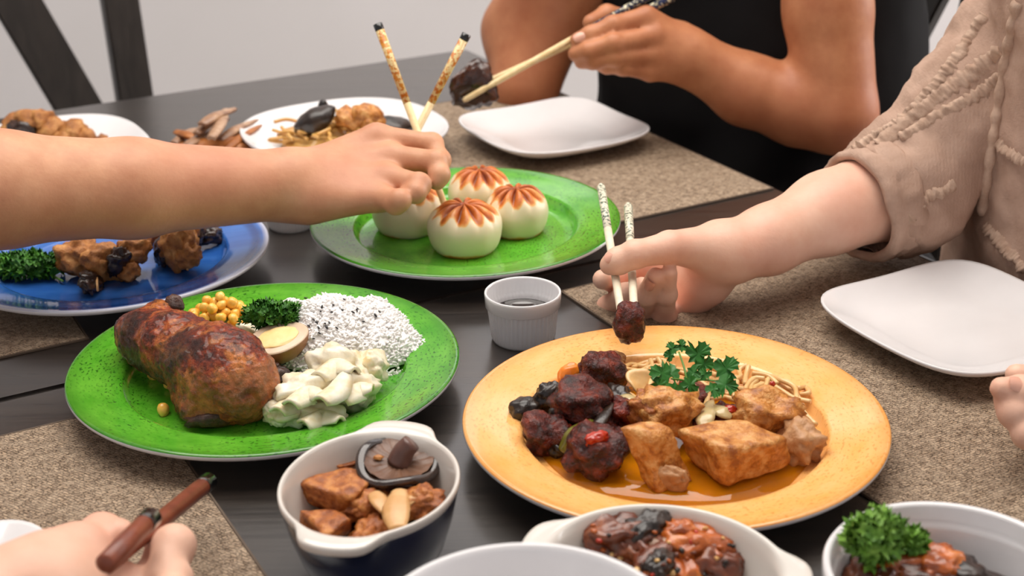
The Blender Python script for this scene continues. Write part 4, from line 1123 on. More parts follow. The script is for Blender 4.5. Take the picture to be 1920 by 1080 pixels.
def curly(c, rx, ry, rz, n, seed, label, m, leaf=0.0042, stem=None):
    r = random.Random(seed); root = thing('parsley_sprig', label, 'parsley', (c[0], c[1], c[2]-rz))
    V = []; F = []
    for _ in range(n):
        while True:
            d = Vector((r.gauss(0, 1), r.gauss(0, 1), r.gauss(0.25, 1))).normalized(); s = r.uniform(0.55, 1.0)
            q = Vector((d.x*rx*s, d.y*ry*s, d.z*rz*s))
            if q.z > -rz*0.95: break
        q *= (1+0.30*noise.noise(d*2.3+Vector((seed, 0, 0))))
        nd = (d+Vector((r.uniform(-.6, .6), r.uniform(-.6, .6), r.uniform(-.4, .8)))).normalized()
        t1 = nd.orthogonal().normalized(); t2 = nd.cross(t1); b = len(V); p = Vector(c)+q; L = leaf*r.uniform(0.6, 1.25); k = 9
        V.append(tuple(p-nd*L*0.35))
        a0 = r.random()*6
        for i in range(k):
            a = a0+i*2*math.pi/k; ru = (1 if i % 2 else -1)*0.42*L+r.uniform(-.2, .2)*L; rad = L*(1.0 if i % 2 else 0.72)
            V.append(tuple(p+t1*math.cos(a)*rad+t2*math.sin(a)*rad+nd*ru))
        for i in range(k): F.append((b, b+1+i, b+1+(i+1) % k))
    o = mk('leaves', (V, F), m, root); o['kind'] = 'stuff'
    if stem: mk('stem', tube(stem, 0.0012, 0.0009, 7, 6), M_STEM, root)
    return root
curly(W(508, 590, 0.044), 0.0245, 0.0115, 0.0110, 520, 2, 'curly green parsley between the corn and the egg half', M_CURLY, 0.0030)
def strip(pts, w, th, m, name, label, cat, tw=0.0, group=None, curl=0.3):
    C = catmull([Vector(p) for p in pts], 8); V = []; F = []; N = len(C)
    for i, q in enumerate(C):
        t = (C[min(i+1, N-1)]-C[max(i-1, 0)]).normalized(); up = Vector((0, -0.35, 0.94)); s = t.cross(up).normalized(); up = s.cross(t)
        a = tw*i/N; s2 = s*math.cos(a)+up*math.sin(a); n2 = s2.cross(t)
        k = i/(N-1); ww = w*(0.45+0.55*math.sin(math.pi*min(max(k*0.9+0.08, 0), 1)))
        for j in range(7):
            b = (j/6-0.5)*2; V.append(tuple(q+s2*ww*b+n2*(-curl*ww*b*b+0.06*w*noise.noise(Vector((i*0.6, j*0.7, w*1000))))))
    for i in range(N-1):
        for j in range(6): k = i*7+j; F.append((k, k+1, k+8, k+7))
    o = single(name, (V, F), m, label, cat, group); md = o.modifiers.new('thick', 'SOLIDIFY'); md.thickness = th; md.offset = 0
    return o
# stewed cabbage
for i, (px, py, z, rx, ry, rz, a) in enumerate(((575, 742, 0.024, 0.024, 0.016, 0.0150, 0.4), (630, 690, 0.030, 0.020, 0.015, 0.0140, -0.3), (662, 728, 0.024, 0.020, 0.015, 0.0135, 0.9), (540, 768, 0.0195, 0.015, 0.013, 0.0105, 0.2), (602, 776, 0.018, 0.018, 0.010, 0.0085, -0.2), (690, 690, 0.026, 0.014, 0.012, 0.012, 0.3), (520, 775, 0.017, 0.010, 0.010, 0.0085, 0.0), (470, 628, 0.022, 0.013, 0.009, 0.008, 0.2))):
    V, F = blob(rx*0.95, ry, rz, 30+i, 0.40, 1.5, 4, 2.3, 4)
    single('cabbage_piece', place((V, F), W(px, py, z), 0.1*i % 0.5, 0.15*i % 0.4, a), M_CABB, 'pale stewed cabbage piece between the white rice and the chicken leg' if i != 7 else 'small pale cabbage piece tucked under the parsley and the egg half', 'cabbage', 'stewed cabbage' if i != 7 else None)
CAB = [([(545, 752), (575, 728), (610, 735)], 0.037, 'broad pale cabbage leaf curled over the middle of the cabbage heap'), ([(598, 700), (630, 676), (668, 690)], 0.043, 'pale cabbage leaf leaning up against the rice'), ([(640, 745), (668, 722), (700, 722)], 0.034, 'pale cabbage leaf edge close to the rice foot'), ([(570, 790), (605, 772), (640, 782)], 0.024, 'thin cabbage leaf touching the green plate rim'), ([(520, 765), (545, 742), (560, 720)], 0.030, 'cabbage leaf beside the chicken leg'), ([(600, 745), (622, 725), (640, 700)], 0.040, 'cabbage leaf folded in the centre with brown sauce beside it')]
for pts_, z_, lab in CAB:
    strip([W(x, y, z_) for x, y in pts_], 0.0105, 0.0022, M_CABB, 'cabbage_leaf', lab, 'cabbage', 0.7, None, 0.75)
lump(541, 779, 0.020, 0.0012, 0.0016, 0.0008, M_SESAME, 'sesame_seed', 'lone black sesame seed on the stewed cabbage', 'sesame seed', sub=2, amp=0)
lump(505, 700, 0.018, 0.012, 0.010, 0.008, M_CHAR, 'meat_scrap', 'dark charred meat scrap between the egg half and cabbage', 'meat', 9, 0.35, 2)

# ================================================================== orange plate
def gl(px, py, z, rx, ry, rz, seed, label, m=M_GLAZED, a=0.0, p=3.4):
    return lump(px, py, z, rx, ry, rz, m, 'glazed_meat', label, 'meat', seed, 0.34, 1.25, p, a, (0.15*seed % 0.5, 0.2*seed % 0.5), 'dark glazed meat chunks')
gl(1091, 757, 0.034, 0.0195, 0.015, 0.0135, 1, 'large dark glazed meat chunk on top of the heap beside the carrot')
gl(1132, 697, 0.028, 0.0160, 0.013, 0.0125, 2, 'dark glazed meat chunk between the carrot and the thin mushroom slice', a=0.5)
gl(1028, 815, 0.021, 0.0150, 0.0125, 0.0120, 3, 'dark glazed meat chunk beside the green onion and black mushroom', a=0.2)
gl(1115, 850, 0.0225, 0.0172, 0.015, 0.0150, 4, 'red brown glazed meat chunk with chili, left of the slanted tofu', M_GLAZED, -0.3)
gl(1172, 775, 0.028, 0.0095, 0.0095, 0.0100, 5, 'small red glazed meat chunk touching the slanted tofu', M_GLAZED2)
gl(1140, 795, 0.021, 0.0130, 0.010, 0.0110, 6, 'dark glazed meat chunk low in the middle of the heap', a=0.8)
gl(1365, 782, 0.026, 0.0100, 0.008, 0.0080, 7, 'small dark glazed meat piece behind the big tofu block', M_GLAZED2)
gl(1075, 800, 0.016, 0.0120, 0.010, 0.0075, 8, 'dark glazed meat scrap under the heap by the green onion')
lump(986, 768, 0.021, 0.0115, 0.0095, 0.0085, M_DMUSH, 'mushroom_piece', 'round black mushroom piece at the edge of the meat heap', 'mushroom', 12, 0.18, 1.6, 2.3, 0.5)
lump(1026, 748, 0.026, 0.0090, 0.0075, 0.0125, M_DMUSH, 'mushroom_piece', 'upright folded black mushroom piece beside the carrot', 'mushroom', 13, 0.30, 1.8, 2.6, 0.2, (0.2, 0.5))
lump(1070, 707, 0.0225, 0.0085, 0.0065, 0.0095, M_CARROT, 'carrot_piece', 'orange carrot piece behind the glazed meat', 'carrot', 14, 0.14, 1.4, 3.0, 0.4)
lump(1120, 822, 0.037, 0.0085, 0.0040, 0.0042, M_CHILI, 'chili_piece', 'red chili piece on the glazed meat left of the tofu', 'chili', 15, 0.25, 1.8, 2.4, 0.5)
lump(1369, 768, 0.033, 0.0050, 0.0035, 0.0030, M_CHILI, 'chili_piece', 'small red chili bit under the parsley leaf', 'chili', 16, 0.2, 1.8)
lump(1448, 722, 0.029, 0.0022, 0.0018, 0.0030, M_CHILI, 'chili_piece', 'tiny red chili bit among the noodles', 'chili', 17, 0.2, 1.8, sub=3)
strip([W(1053, 846, 0.020), W(1068, 818, 0.030), W(1086, 800, 0.034), W(1108, 788, 0.032)], 0.0048, 0.0018, M_SCALL, 'green_onion', 'olive green onion strip lying across the glazed meat', 'green onion', 0.4)
strip([W(1112, 806, 0.032), W(1130, 782, 0.036), W(1146, 756, 0.036)], 0.0038, 0.0016, M_DMUSH, 'mushroom_strip', 'thin black shiny mushroom strip beside the green onion', 'mushroom', 0.3)
strip([W(1152, 760, 0.031), W(1178, 748, 0.036), W(1204, 762, 0.031)], 0.0070, 0.0014, M_ONION, 'onion_piece', 'pale onion piece between glazed meat and tofu', 'onion', 0.3)
strip([W(1322, 800, 0.030), W(1322, 775, 0.034), W(1330, 752, 0.030)], 0.0062, 0.0014, M_ONION, 'onion_piece', 'pale green cabbage heart behind the big tofu block', 'onion', 0.6)
strip([W(1342, 760, 0.033), W(1356, 768, 0.035), W(1372, 780, 0.031)], 0.0060, 0.0014, M_ONION, 'onion_piece', 'shiny translucent onion piece below the parsley leaf', 'onion', 0.2)
def mush_slice():
    V, F = lathe([(0, -0.001), (0.0085, -0.0012), (0.0105, 0.0004), (0.0100, 0.0016), (0.007, 0.0006), (0, 0.0002)], 40, lambda r, z, a: (r*(1+0.10*math.sin(3*a)), z+0.0016*math.sin(2*a)*r/0.01))
    single('mushroom_slice', place((V, F), W(1201, 716, 0.034), 0.75, 0.25, 0.3), M_NOOD, 'thin round brown mushroom slice beside the parsley', 'mushroom')
mush_slice()
lump(1155, 673, 0.020, 0.0075, 0.0050, 0.0048, M_TOFUP, 'fried_scrap', 'crisp tan fried scrap at the back of the meat heap', 'scrap', 21, 0.4, 2.2)
# tofu
def tofu(top, bot, zt, zb, seed, label, m=M_TOFU, amp=0.0022):
    T = [W(x, y, z) for (x, y), z in zip(top, zt)]; B = [W(x, y, zb) for x, y in bot]
    return single('fried_tofu', hexa(B, T, seed, amp), m, label, 'tofu', 'fried tofu on the orange plate')
tofu([(1262, 796), (1360, 846), (1482, 816), (1385, 782)], [(1288, 858), (1358, 920), (1492, 878), (1410, 840)], [0.040, 0.041, 0.039, 0.040], WZ+0.002, 3, 'big fried tofu block with a square corner, on the orange plate')
tofu([(1157, 800), (1222, 815), (1256, 800), (1222, 783)], [(1205, 905), (1232, 926), (1302, 903), (1270, 880)], [0.047, 0.047, 0.046, 0.048], WZ+0.002, 5, 'slanted wedge of fried tofu leaning beside the glazed meat', amp=0.0026)
V_, F_ = blob(0.0115, 0.0070, 0.0080, 55, 0.22, 2.2, 4)
lump(1258, 897, 0.0175, 0.0110, 0.0045, 0.0085, M_TOFUP, 'tofu_crumb', 'torn soft end of the slanted tofu wedge', 'tofu', 55, 0.25, 2.4, 2.4, -0.3)
def crump(px, py, z, rx, ry, rz, seed, label, m=M_TOFU, a=0.0):
    V, F = blob(rx, ry, rz, seed, 0.36, 1.7, 4, 3.6, 4)
    return single('fried_tofu', place((V, F), W(px, py, z), 0.25, 0.1, a), m, label, 'tofu', 'fried tofu on the orange plate')
crump(1252, 768, 0.034, 0.0195, 0.013, 0.0130, 61, 'crumpled glossy tofu piece between the wedge and the parsley', M_TOFU, 0.2)
crump(1212, 772, 0.033, 0.0120, 0.009, 0.0110, 62, 'folded tofu skin behind the slanted wedge', M_TOFUD, -0.5)
crump(1437, 778, 0.030, 0.0200, 0.013, 0.0125, 63, 'crumpled tofu piece behind the big block, next to the noodles', M_TOFU, 0.1)
crump(1502, 830, 0.021, 0.0115, 0.0135, 0.0125, 64, 'torn brown tofu piece at the edge of the orange plate well', M_TOFUP, 0.5)
for i, (px, py, z, rx, ry, rz, m, lab) in enumerate(((1058, 778, 0.024, 0.010, 0.008, 0.008, M_DMUSH, 'black mushroom bit wedged between the glazed meat chunks'), (1150, 828, 0.020, 0.011, 0.008, 0.009, M_GLAZED, 'dark glazed scrap between the chili meat and slanted tofu'), (1160, 742, 0.026, 0.010, 0.008, 0.006, M_DMUSH, 'black shiny bit beneath the pale onion piece'), (1190, 790, 0.020, 0.012, 0.008, 0.009, M_GLAZED2, 'red glazed scrap tucked behind the slanted tofu'), (1085, 722, 0.020, 0.010, 0.008, 0.007, M_GLAZED, 'dark glazed scrap under the carrot piece'), (1320, 795, 0.020, 0.014, 0.010, 0.010, M_GLAZED, 'dark sauce soaked scrap between the two tofu pieces'), (1300, 745, 0.022, 0.016, 0.010, 0.008, M_GLAZED2, 'brown scrap under the parsley stem'), (1045, 838, 0.014, 0.010, 0.008, 0.006, M_DMUSH, 'black mushroom scrap lying in the golden broth'))):
    lump(px, py, z, rx, ry, rz, m, 'food_scrap', lab, 'scrap', 240+i, 0.36, 1.5, 2.8, 0.8*i)
# noodles
def noodle(pts, z, label, group, r=0.0019, m=M_NOOD, zs=None):
    P = [W(x, y, (zs[i] if zs else z)+0.0015*math.sin(i*2.1+x)) for i, (x, y) in enumerate(pts)]
    return single('noodle', tube(P, r, r*0.95, 8, 7), m, label, 'noodle', group)
def z7(L): return [(1250+x/6, 620+y/6) for x, y in L]
def z6(L): return [(950+x/6, 620+y/6) for x, y in L]
NR_ = [[(920, 400), (890, 520), (885, 600)], [(1100, 540), (980, 540), (890, 650), (905, 740), (950, 800)], [(1090, 600), (990, 640), (1010, 700), (1060, 780)],
       [(1120, 770), (1110, 640), (1170, 520), (1300, 560), (1440, 640), (1470, 800), (1550, 930), (1680, 1060)], [(1220, 630), (1330, 700), (1440, 760), (1620, 800)], [(960, 480), (1140, 510), (1250, 600)],
       [(1150, 700), (1280, 740), (1400, 780)], [(1130, 785), (1230, 760)], [(1240, 790), (1350, 810), (1420, 860), (1350, 930)], [(500, 380), (570, 340), (660, 390), (710, 440)], [(460, 420), (560, 430), (640, 450)],
       [(400, 480), (500, 480), (560, 500)], [(290, 580), (340, 680), (320, 770), (260, 780)], [(340, 550), (470, 650), (450, 800), (390, 930)], [(790, 570), (770, 680), (760, 750)], [(1040, 540), (950, 620), (970, 740), (1060, 800)],
       [(1480, 650), (1560, 640), (1600, 700), (1500, 720)], [(1250, 620), (1380, 660), (1460, 720), (1540, 860)], [(1140, 860), (1300, 850), (1440, 900), (1500, 960)], [(1330, 900), (1420, 850), (1520, 870)], [(420, 440), (520, 400), (620, 410)],
       [(900, 700), (980, 800), (1100, 830)], [(1180, 560), (1290, 600), (1400, 640)]]
for i, L in enumerate(NR_):
    noodle(z7(L), 0.0225 if i >= 16 else 0.0270, 'brown wheat noodle in the tangle on the orange plate, beyond the tofu', 'noodles on the orange plate')
NL_ = [[(1290, 440), (1400, 380), (1550, 400), (1640, 330)], [(1330, 430), (1480, 450), (1600, 430)], [(1620, 330), (1640, 420), (1610, 470)], [(1700, 310), (1750, 400), (1740, 440)], [(1760, 340), (1830, 410), (1890, 400)],
       [(1630, 560), (1590, 700), (1540, 830)], [(1280, 360), (1310, 400), (1330, 450)], [(1420, 420), (1560, 360), (1720, 330), (1800, 350)], [(1500, 460), (1640, 400), (1760, 400)], [(1770, 640), (1800, 730), (1780, 760)], [(1640, 480), (1720, 440), (1840, 440), (1900, 470)]]
for i, L in enumerate(NL_):
    noodle(z6(L), 0.0235 if i != 5 else 0.033, 'brown wheat noodle in the tangle between glazed meat and parsley', 'noodles by the glazed meat')
rq = random.Random(77)
for i in range(26):
    x0, y0 = rq.uniform(1195, 1490), rq.uniform(690, 765); L = []; a_ = rq.random()*6.28
    for k in range(5):
        L.append((min(max(x0, 1170), 1525), min(max(y0, 684), 800))); a_ += rq.uniform(-1.0, 1.0); x0 += math.cos(a_)*26; y0 += math.sin(a_)*12
    noodle(L, rq.uniform(0.013, 0.020), 'brown wheat noodle in the bed under the tofu and parsley', 'noodle bed on the orange plate')
# flat parsley
def flat_parsley():
    root = thing('parsley_sprig', 'flat leaved green parsley sprig standing on the orange plate food', 'parsley', W(1290, 735, 0.03))
    def leaf(c, dx, dy, L, nrm, seed):
        """lobed leaf: tip direction given on screen-right/up axes"""
        right = Vector((1, 0, 0)); up = Vector((0, 0.45, 0.89)); n = Vector(nrm).normalized()
        t = (right*dx+up*dy); t = (t-n*t.dot(n)).normalized(); s = n.cross(t)
        lob = [(0, 0), (0.10, 0.16), (0.30, 0.14), (0.50, 0.34), (0.40, 0.40), (0.52, 0.50), (0.34, 0.52), (0.20, 0.46), (0.22, 0.66), (0.34, 0.74), (0.20, 0.80), (0.16, 0.92), (0.04, 0.88), (0, 1.0)]
        V = []; F = []
        pts = lob+[(-a, b) for a, b in lob[-2:0:-1]]
        r = random.Random(seed)
        V.append(tuple(Vector(c)+t*0.45*L+n*0.06*L))
        for a, b in pts:
            a *= 1+r.uniform(-.15, .15)
            V.append(tuple(Vector(c)+s*a*L+t*b*L+n*(L*(0.16*math.sin(b*3)-0.55*a*a+r.uniform(-.05, .05)))))
        k = len(pts)
        for i in range(k): F.append((0, 1+i, 1+(i+1) % k))
        o = mk('leaf', (V, F), M_FLATP, root)
        md = o.modifiers.new('s', 'SUBSURF'); md.levels = 1; md.render_levels = 1; md.subdivision_type = 'SIMPLE'
    base = W(1288, 716, 0.042)
    LS = [(1268, 665, -0.45, 0.9, 0.011), (1278, 662, 0.12, 1, 0.011), (1266, 670, -0.9, 0.35, 0.009), (1290, 680, 0.9, 0.75, 0.020), (1300, 684, 1.0, 0.1, 0.016), (1288, 690, 0.7, -0.6, 0.013), (1276, 694, -0.8, -0.3, 0.015),
          (1262, 706, -0.9, 0.2, 0.018), (1250, 712, -0.7, -0.5, 0.015), (1266, 714, -0.2, -1, 0.015), (1282, 706, 0.5, -0.8, 0.015), (1342, 708, 0.8, 0.65, 0.020), (1338, 714, 0.9, -0.4, 0.018), (1330, 716, 0.3, -1.0, 0.013), (1330, 712, -0.3, 0.4, 0.010)]
    for i, (px, py, dx, dy, L) in enumerate(LS):
        leaf(W(px, py, 0.048), dx, dy, L, (0.25*math.sin(i*2.1), -0.75, 0.65+0.2*math.cos(i)), i)
    mk('stem', tube([base, W(1283, 690, 0.048), W(1273, 660, 0.051)], 0.0009, 0.0006, 6, 6), M_STEM, root)
    mk('stem', tube([base, W(1312, 712, 0.046), W(1340, 714, 0.048)], 0.0009, 0.0006, 6, 6), M_STEM, root)
    mk('stem', tube([base, W(1275, 712, 0.046), W(1258, 710, 0.048)], 0.0009, 0.0006, 6, 6), M_STEM, root)
flat_parsley()
def pool(c, a, b, rot, z, m, label, seed=1, name='gravy'):
    V = [(c.x, c.y, TZ+z+0.0008)]; F = []; N = 64
    for s, dz in ((0.7, 0.0008), (1.0, 0.0), (1.0, -0.0012)):
        for i in range(N):
            t = 2*math.pi*i/N; e = s*(1+0.07*noise.noise(Vector((math.cos(t)*1.6, math.sin(t)*1.6, seed))))
            x, y = a*e*math.cos(t), b*e*math.sin(t); V.append((c.x+x*math.cos(rot)-y*math.sin(rot), c.y+x*math.sin(rot)+y*math.cos(rot), TZ+z+dz))
    for i in range(N): F.append((0, 1+i, 1+(i+1) % N))
    for k in range(2):
        for i in range(N): F.append((1+k*N+i, 1+(k+1)*N+i, 1+(k+1)*N+(i+1) % N, 1+k*N+(i+1) % N))
    return single(name, (V, F), m, label, 'sauce')
t = NT('golden_broth'); t.set(Base_Color=S(226, 150, 20), Roughness=0.04, Transmission_Weight=0.55, IOR=1.33, Coat_Weight=0.4); M_GOLD = t.m
pool(YC, 0.0925, 0.0925, 0, 0.0100, M_GOLD, 'thin golden broth pooled in the orange plate well', 3, 'broth')

# held pieces
lump(1180, 606, 0.046, 0.0105, 0.0095, 0.0155, M_GLAZED, 'glazed_meat', 'red brown glazed meat piece gripped by the grey leaf patterned chopsticks', 'meat', 71, 0.22, 1.5, 2.6, 0.3)
def held_mush():
    V, F = blob(0.0225, 0.0085, 0.0265, 81, 0.28, 1.5, 4, 2.2)
    V = [(x, y-0.010*(x/0.0225)**2+0.006*(z/0.0265)**2, z) for x, y, z in V]
    single('mushroom_piece', place((V, F), K(887, 164, 1.468), 0.1, 0.25, 0.1), M_DMUSH2, 'dark brown mushroom piece lifted by the blue flecked chopsticks', 'mushroom')
M_DMUSH2 = mottled('brown_wet_mushroom', [(22, 12, 9), (58, 28, 16), (104, 56, 28)], 40, 0.2, 0.35, 0.001, coat=0.4)
held_mush()

# ================================================================== blue plate: skewers
def skewer(label, chunks, pick):
    base = W(chunks[0][0], chunks[0][1]+20, WZ)
    r = thing('fried_skewer', label, 'skewer', base, 'fried skewers on the blue plate')
    for i, (px, py, z, rx, ry, rz, m, sd) in enumerate(chunks):
        mk('fried_chunk' if m is not M_DARKF else 'dark_chunk', place(blob(rx, ry, rz, sd, 0.34, 2.0, 4, 2.3), W(px, py, z), 0.2*i, 0.1, 0.4*i), m, r)
    mk('toothpick', tube([W(*q) for q in pick], 0.0013, 0.0009, 8, 3), M_PICK, r)
skewer('fried skewer of battered chunks with a dark piece, beside the parsley on the blue plate',
       [(150, 482, 0.026, 0.019, 0.016, 0.016, M_FRY, 1), (193, 490, 0.025, 0.019, 0.015, 0.016, M_FRY, 2), (222, 492, 0.027, 0.0105, 0.008, 0.0135, M_DARKF, 3), (250, 470, 0.030, 0.015, 0.012, 0.013, M_FRY, 4), (170, 527, 0.0155, 0.018, 0.010, 0.007, M_DARKF, 5), (238, 505, 0.0185, 0.012, 0.010, 0.010, M_FRY, 6)],
       [(180, 500, 0.020), (183, 545, 0.016)])
skewer('fried skewer with a toothpick sticking out, nearer the green plate of buns',
       [(335, 462, 0.030, 0.014, 0.013, 0.020, M_FRY, 11), (308, 470, 0.024, 0.009, 0.009, 0.015, M_DARKF, 12), (300, 440, 0.030, 0.011, 0.010, 0.014, M_FRY, 13), (352, 480, 0.024, 0.010, 0.010, 0.012, M_FRY, 14)],
       [(335, 472, 0.020), (352, 506, 0.014)])
skewer('fried skewer with dark wrapped pieces at the back of the blue plate',
       [(365, 438, 0.024, 0.010, 0.010, 0.011, M_DARKF, 21), (392, 440, 0.020, 0.012, 0.008, 0.008, M_DARKF, 22), (362, 428, 0.030, 0.010, 0.009, 0.010, M_FRY, 23)],
       [(340, 430, 0.024), (398, 448, 0.014)])
curly(W(48, 497, 0.020), 0.034, 0.018, 0.012, 420, 6, 'dark green parsley bunch lying on the blue plate', M_CURLY, 0.0042, [W(70, 500, 0.014), W(95, 515, 0.012), W(118, 527, 0.012)])

# ================================================================== far dishes
def far_lumps(L, name, label, cat, group):
    for i, (px, py, z, rx, ry, rz, m) in enumerate(L):
        lump(px, py, z, rx, ry, rz, m, name, label, cat, 100+i*3+int(px) % 17, 0.35, 1.9, 2.3, 0.6*i, (0.2*i % 0.6, 0), group, sub=3)
far_lumps([(60, 232, 0.035, 0.020, 0.016, 0.015, M_FRY), (98, 246, 0.028, 0.017, 0.014, 0.014, M_FRY), (140, 250, 0.026, 0.016, 0.014, 0.015, M_FRY), (28, 240, 0.030, 0.016, 0.014, 0.014, M_FRY), (118, 264, 0.020, 0.017, 0.013, 0.012, M_FRY), (160, 262, 0.020, 0.013, 0.012, 0.012, M_FRY), (190, 268, 0.016, 0.010, 0.009, 0.008, M_FRY), (76, 225, 0.040, 0.014, 0.012, 0.011, M_FRY)],
          'fried_chunk', 'golden brown fried chunk on the white square plate near the far chair', 'fried food', 'fried chunks on the far plate')
far_lumps([(45, 245, 0.030, 0.017, 0.012, 0.014, M_DARKF), (20, 256, 0.022, 0.015, 0.012, 0.011, M_DARKF), (85, 262, 0.018, 0.014, 0.010, 0.010, M_DARKF)], 'mushroom_piece', 'dark mushroom piece among the fried chunks on the far white plate', 'mushroom', 'dark pieces on the far plate')
for i, (p0, p1, p2, z, w, m) in enumerate((((325, 268), (355, 245), (395, 240), 0.020, 0.007, M_PORK), ((340, 278), (372, 255), (412, 236), 0.024, 0.007, M_PORK), ((378, 232), (402, 214), (438, 204), 0.044, 0.008, M_PORK), ((396, 258), (412, 228), (420, 206), 0.040, 0.007, M_PORK),
        ((350, 282), (385, 270), (420, 262), 0.018, 0.008, M_PORK), ((410, 262), (440, 240), (480, 225), 0.026, 0.007, M_PORK), ((330, 246), (352, 250), (372, 262), 0.024, 0.006, M_PORKD), ((420, 280), (450, 255), (486, 236), 0.022, 0.007, M_PORKD), ((384, 280), (430, 272), (470, 262), 0.016, 0.009, M_PORKD), ((368, 250), (390, 230), (426, 222), 0.034, 0.006, M_PORK), ((440, 258), (462, 246), (485, 250), 0.018, 0.006, M_PORK), ((318, 280), (345, 268), (370, 274), 0.014, 0.006, M_PORKD))):
    strip([W(*p0, z), W(*p1, z+0.004), W(*p2, z)], w, 0.0035, m, 'meat_strip', 'sliced brown meat strip in the heap between the two far white plates', 'meat', 0.5, 'sliced meat strips', 0.5)
lump(400, 285, 0.012, 0.045, 0.030, 0.014, M_PORKD, 'meat_heap', 'dense heap of browned sliced meat beneath the loose strips', 'meat', 151, 0.25, 2.5, 2.2, 0.3)
rn = random.Random(21)
nb = W(625, 248, 0.028)
for i in range(34):
    a = rn.random()*6.28; c0 = nb+Vector((rn.uniform(-0.045, 0.045), rn.uniform(-0.030, 0.03), rn.uniform(-0.006, 0.010)))
    P = []; q = c0.copy(); h_ = a
    for k in range(5):
        P.append(q.copy()); h_ += rn.uniform(-0.9, 0.9); q = q+Vector((math.cos(h_)*0.014, math.sin(h_)*0.012, rn.uniform(-0.004, 0.004)))
        d = q-nb
        if abs(d.x) > 0.062 or abs(d.y) > 0.05: h_ += 2.5
    single('noodle', tube(P, 0.0021, 0.0019, 7, 5), M_NOODL, 'golden noodle in the nest on the white rounded plate', 'noodle', 'noodles on the far plate')
lump(625, 258, 0.018, 0.060, 0.042, 0.014, M_NOODL, 'noodle_nest', 'dense core of the golden noodle nest on the far plate', 'noodle', 161, 0.25, 2.5)
def far_mush(px, py, z, label, seed, rx=0.024, rz=0.012, ang=0.5, stem=True):
    r = thing('black_mushroom', label, 'mushroom', W(px, py, z-0.012), 'black mushrooms on the noodles')
    c = W(px, py, z)
    mk('cap', place(blob(rx, 0.017, rz, seed, 0.16, 1.4, 3), c, 0, -ang, 0.2), M_DMUSH, r)
    if stem: mk('stem', place(blob(0.006, 0.006, 0.011, seed+1, 0.12, 1.4, 3), W(px+16, py-20, z+0.004), 0, 0.1, 0), M_DMUSH, r)
far_mush(590, 225, 0.045, 'black mushroom with its stem up, on the golden noodles', 5)
far_mush(735, 236, 0.034, 'black mushroom behind the knuckles at the noodle nest edge', 9, 0.024, 0.010, -0.2, False)
for i, (px, py, z) in enumerate(((655, 222, 0.046), (690, 215, 0.050), (700, 232, 0.040))):
    lump(px, py, z, 0.016, 0.011, 0.009, M_TOFU, 'fried_tofu', 'golden fried tofu slice on the noodle nest behind the hand', 'tofu', 170+i, 0.3, 1.8, 3.0, 0.3*i, (0.3, 0.4), 'tofu on the noodle nest', sub=3)

# ================================================================== navy dish
zB = 0.040
pool(Vector((BB.x, BB.y)), 0.053, 0.039, BBA, 0.024, M_BROTH, 'brown gravy in the navy oval dish', 5)
def nt(top, bot, zt, zb, seed, label, m=M_TOFUD):
    return single('fried_tofu', hexa([W(x, y, zb) for x, y in bot], [W(x, y, zt) for x, y in top], seed, 0.0022), m, label, 'tofu', 'tofu in the navy dish')
nt([(553, 902), (662, 938), (714, 885), (640, 872)], [(572, 945), (640, 972), (706, 925), (640, 912)], 0.045, 0.028, 11, 'long brown tofu block with a curved top in the navy dish')
nt([(556, 955), (612, 1000), (660, 978), (630, 950)], [(560, 985), (615, 1022), (655, 1005), (630, 985)], 0.041, 0.026, 12, 'brown tofu piece with a dent against the front wall of the navy dish')
nt([(595, 862), (640, 876), (680, 860), (640, 850)], [(598, 885), (640, 895), (680, 880), (640, 875)], 0.042, 0.028, 13, 'small brown tofu piece behind the long block in the navy dish')
nt([(712, 900), (735, 925), (775, 925), (745, 890)], [(715, 925), (735, 945), (775, 945), (745, 915)], 0.038, 0.026, 14, 'brown tofu corner below the shiitake in the navy dish')
for i, (px, py, z, rx, ry, rz, m, lab) in enumerate(((792, 945, 0.038, 0.014, 0.010, 0.009, M_TOFUD, 'crumbly brown mince lump at the side of the navy dish'), (690, 950, 0.034, 0.014, 0.010, 0.009, M_TOFUD, 'soft brown lump under the oyster mushroom'), (700, 1000, 0.032, 0.018, 0.010, 0.007, M_TOFUD, 'brown scrap at the front of the navy dish'))):
    lump(px, py, z, rx, ry, rz, m, 'tofu_crumb', lab, 'tofu', 180+i, 0.4, 2.4, 2.3, 0.5*i)
def shiitake():
    r = thing('shiitake_mushroom', 'dark glossy shiitake lying gills up in the navy dish', 'mushroom', W(750, 885, 0.03))
    c = W(748, 868, 0.046)
    V, F = lathe([(0, -0.011), (0.012, -0.0095), (0.019, -0.005), (0.0222, 0.0), (0.0225, 0.0028), (0.0205, 0.0042), (0.0175, 0.0030)], 56, lambda r_, z, a: (r_*(1+0.07*math.sin(2*a+0.5)), z+0.002*math.sin(3*a)*r_/0.02))
    M_ = Matrix.Translation(c) @ rotm(0.18, 0.05, 0.2) @ Matrix.Scale(1.12, 4)
    mk('cap', xf((V, F), M_), M_SHIIT, r)
    V, F = lathe([(0.0182, 0.0032), (0.013, 0.0012), (0.006, 0.001), (0, 0.001)], 56, lambda r_, z, a: (r_*(1+0.05*math.sin(2*a+0.5)), z+0.0004*math.sin(40*a)))
    mk('gills', xf((V, F), M_), M_GILL, r)
    mk('stem', tube([c+Vector((0.000, 0, 0.000)), c+Vector((0.003, 0.001, 0.007)), c+Vector((0.008, 0.002, 0.0125))], 0.0075, 0.0058, 16, 5), mottled('shiitake_stem', [(84, 56, 48), (118, 84, 74)], 60, 0.35, 0.2), r)
    mk('fat_bit', place(blob(0.003, 0.002, 0.0014, 3, 0.3, 2, 3), c+Vector((-0.012, 0.0, 0.004))), M_TOFU, r)
shiitake()
